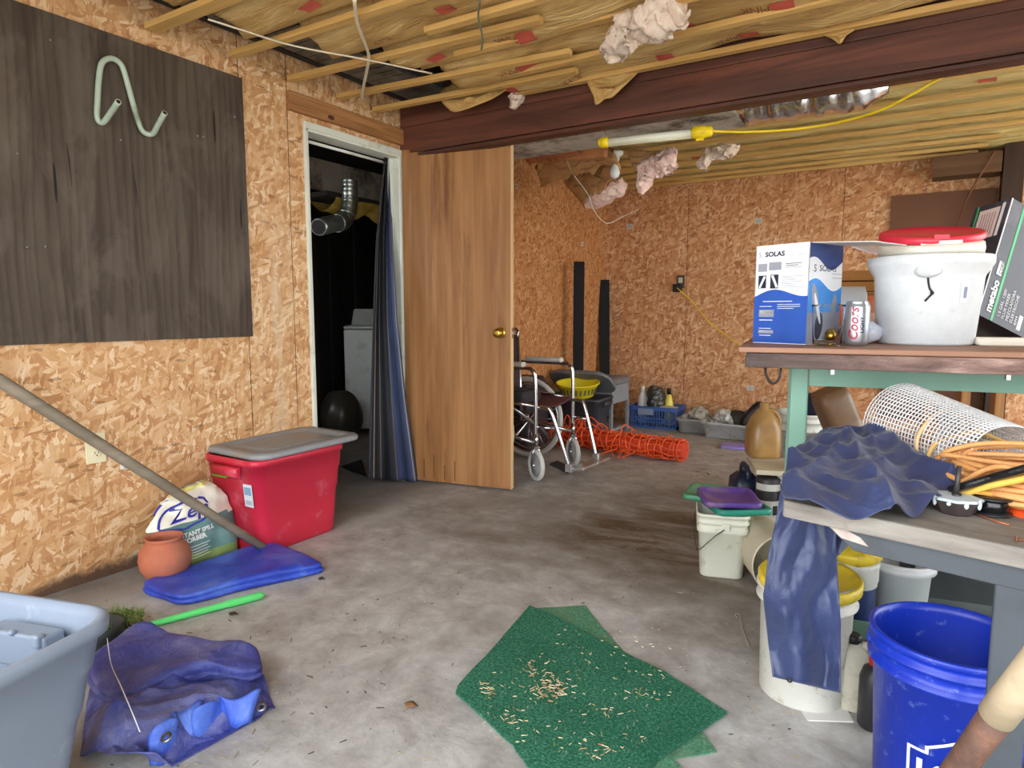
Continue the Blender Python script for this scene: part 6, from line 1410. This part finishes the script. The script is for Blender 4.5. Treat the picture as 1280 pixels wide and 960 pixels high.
# ------------------------------------------------------------------ turf mats and litter
TF = NT('green_turf'); fv = TF.obj(); f1 = TF.noise(fv, 140, 4, .8); f2 = TF.noise(fv, 5, 5, .6)
fc = TF.ramp(f1, [(.3, (26, 76, 58)), (.5, (50, 114, 88)), (.66, (100, 156, 128)), (.76, (196, 214, 190))]); fc = TF.mix(TF.rng(f2, .45, .75, 0, .35), fc, lin((16, 70, 50))); TF.bump(f1, .8, .008); M_TURF = TF.fin(fc, .9, Specular_IOR_Level=.1)
TF = NT('faded_turf'); f1 = TF.noise(TF.obj(), 140, 4, .8); f2 = TF.noise(TF.obj(), 9, 5, .7)
fc = TF.ramp(f1, [(.3, (52, 104, 78)), (.55, (90, 142, 112)), (.78, (150, 184, 158))]); fc = TF.mix(TF.rng(f2, .45, .7, 0, .5), fc, lin((120, 130, 104))); TF.bump(f1, .6, .006); M_TURF2 = TF.fin(fc, .95, Specular_IOR_Level=.1)
def mat_piece(pl, z0, h, mt, lb_):
    P = [at(x, y, z=0) for x, y in pl]; o = sum(P, V(0, 0, 0))/len(P); o.z = 0; pts = []
    for i, p_ in enumerate(P):
        q = P[(i+1) % len(P)]
        for k in range(6): t = k/6; pts.append(p_.lerp(q, t) + V(.004*noise.noise(Vector((p_.x*9+t*5, p_.y*9, 1))), .004*noise.noise(Vector((p_.x*7, t*6, 4))), 0))
    poly = [((p_-o).x, (p_-o).y) for p_ in pts]
    ar = sum(poly[i][0]*poly[(i+1) % len(poly)][1] - poly[(i+1) % len(poly)][0]*poly[i][1] for i in range(len(poly)))
    if ar < 0: poly = poly[::-1]
    m = MB(T(o)); m.prism(poly, h, T(0, 0, z0)); return tag(obj('turf_mat', m, mt), lb_, 'mat')
mat_piece([(662, 768), (671, 762), (732, 758), (752, 785), (787, 823), (740, 830), (690, 800)], .001, .004, M_TURF2, 'faded green turf strip showing at the back edge under the dark green mat')
mat_piece([(820, 935), (877, 915), (896, 942), (840, 950), (800, 952)], .001, .004, M_TURF2, 'small faded green turf corner at the right under the dark green mat')
mat_piece([(800, 960), (834, 945), (850, 962), (870, 985), (800, 990)], .006, .003, M_TURF2, 'faded green turf corner at the bottom edge under the dark green mat')
mat_piece([(662, 762), (700, 778), (790, 826), (830, 845), (909, 897), (877, 918), (834, 947), (812, 968), (790, 1000), (700, 1020), (664, 970), (640, 938), (585, 885), (570, 873), (572, 864), (612, 820)], .010, .006, M_TURF, 'dark green turf mat lying flat on the concrete floor')
r = random.Random(21); m = MB()
def straw(c, ln, w_, z): 
    a = r.uniform(0, 2*PI); d_ = V(math.cos(a), math.sin(a), r.uniform(-.05, .12))*ln; s_ = V(-math.sin(a), math.cos(a), 0)*w_; 
    m.add([c+s_+V(0,0,z), c-s_+V(0,0,z), c+d_-s_*.6+V(0,0,z), c+d_+s_*.6+V(0,0,z), c+V(0,0,z+.002), c+d_+V(0,0,z+.002)], [(0,1,2,3), (0,4,5,3), (1,2,5,4)], None, False, r.choice((0, 0, 1)))
for cx_, cy_, sp, n_ in ((688, 868, .045, 100), (670, 842, .04, 26), (610, 868, .03, 22), (760, 898, .02, 10), (798, 872, .02, 8), (635, 905, .03, 14), (750, 950, .05, 18)):
    cc = at(cx_, cy_, z=0)
    for k in range(n_): straw(cc + V(r.gauss(0, sp*.6), r.gauss(0, sp*.6), 0), r.uniform(.006, .020), r.uniform(.0003, .0007), .017+.004*r.random())
for k in range(220):
    cc = at(r.uniform(600, 860), r.uniform(790, 950), z=0)
    if -1.0 < cc.x < -.5: straw(cc, r.uniform(.004, .012), .0007, .0165)
tag(obj('straw_litter', m, [plain((196, 180, 146), .8), plain((150, 124, 84), .8)]), 'scattered pale straw bits lying on the dark green mat', 'straw', kind='stuff')
m = MB()
for k in range(420):
    px, py_ = r.uniform(120, 1000), r.uniform(600, 958); cc = at(px, py_, z=0)
    if cc.x > -2.68 and not (570 < px < 910 and py_ > 755) and not (170 < px < 400 and py_ < 765): straw(cc, r.uniform(.006, .022), r.uniform(.0006, .002), .0015)
for k in range(140):
    cc = at(r.uniform(690, 960), r.uniform(535, 600), z=0); straw(cc, r.uniform(.015, .05), r.uniform(.001, .004), .0015)
tag(obj('floor_litter', m, [plain((150, 132, 104), .9), plain((70, 56, 42), .9)]), 'small scattered bits of straw and debris on the concrete floor', 'debris', kind='stuff')
for px, py_, s_, lb_ in ((514, 882, .02, 'dry brown leaf on the concrete left of the dark green mat'), (291, 768, .018, 'small dark leaf on the concrete in front of the green stick'), (402, 724, .016, 'tiny dark scrap at the corner of the folded blue tarp')):
    cc = at(px, py_, z=.003); m = patch([cc + V(-s_*1.2, 0, 0), cc + V(-s_*.3, s_*.6, .006), cc + V(s_, s_*.3, .002), cc + V(s_*1.1, -s_*.2, .008), cc + V(-s_*.1, -s_*.7, .001), cc + V(0, 0, .01)], levels=2, amp=.003, fs=40); tag(obj('dry_leaf', m, plain((120, 84, 52), .8) if px > 500 else plain((52, 42, 34), .8), solid=.0012), lb_, 'leaf')
m = MB(); m.tube(cr([at(921, 772, z=.004), at(919, 768, z=.004), at(925, 769, z=.004), at(928, 785, z=.004), at(936, 808, z=.004)], 4), .0018, 6); tag(obj('bent_wire', m, plain((190, 188, 180), .4, .6)), 'thin bent wire lying on the floor left of the tall white bucket', 'wire')
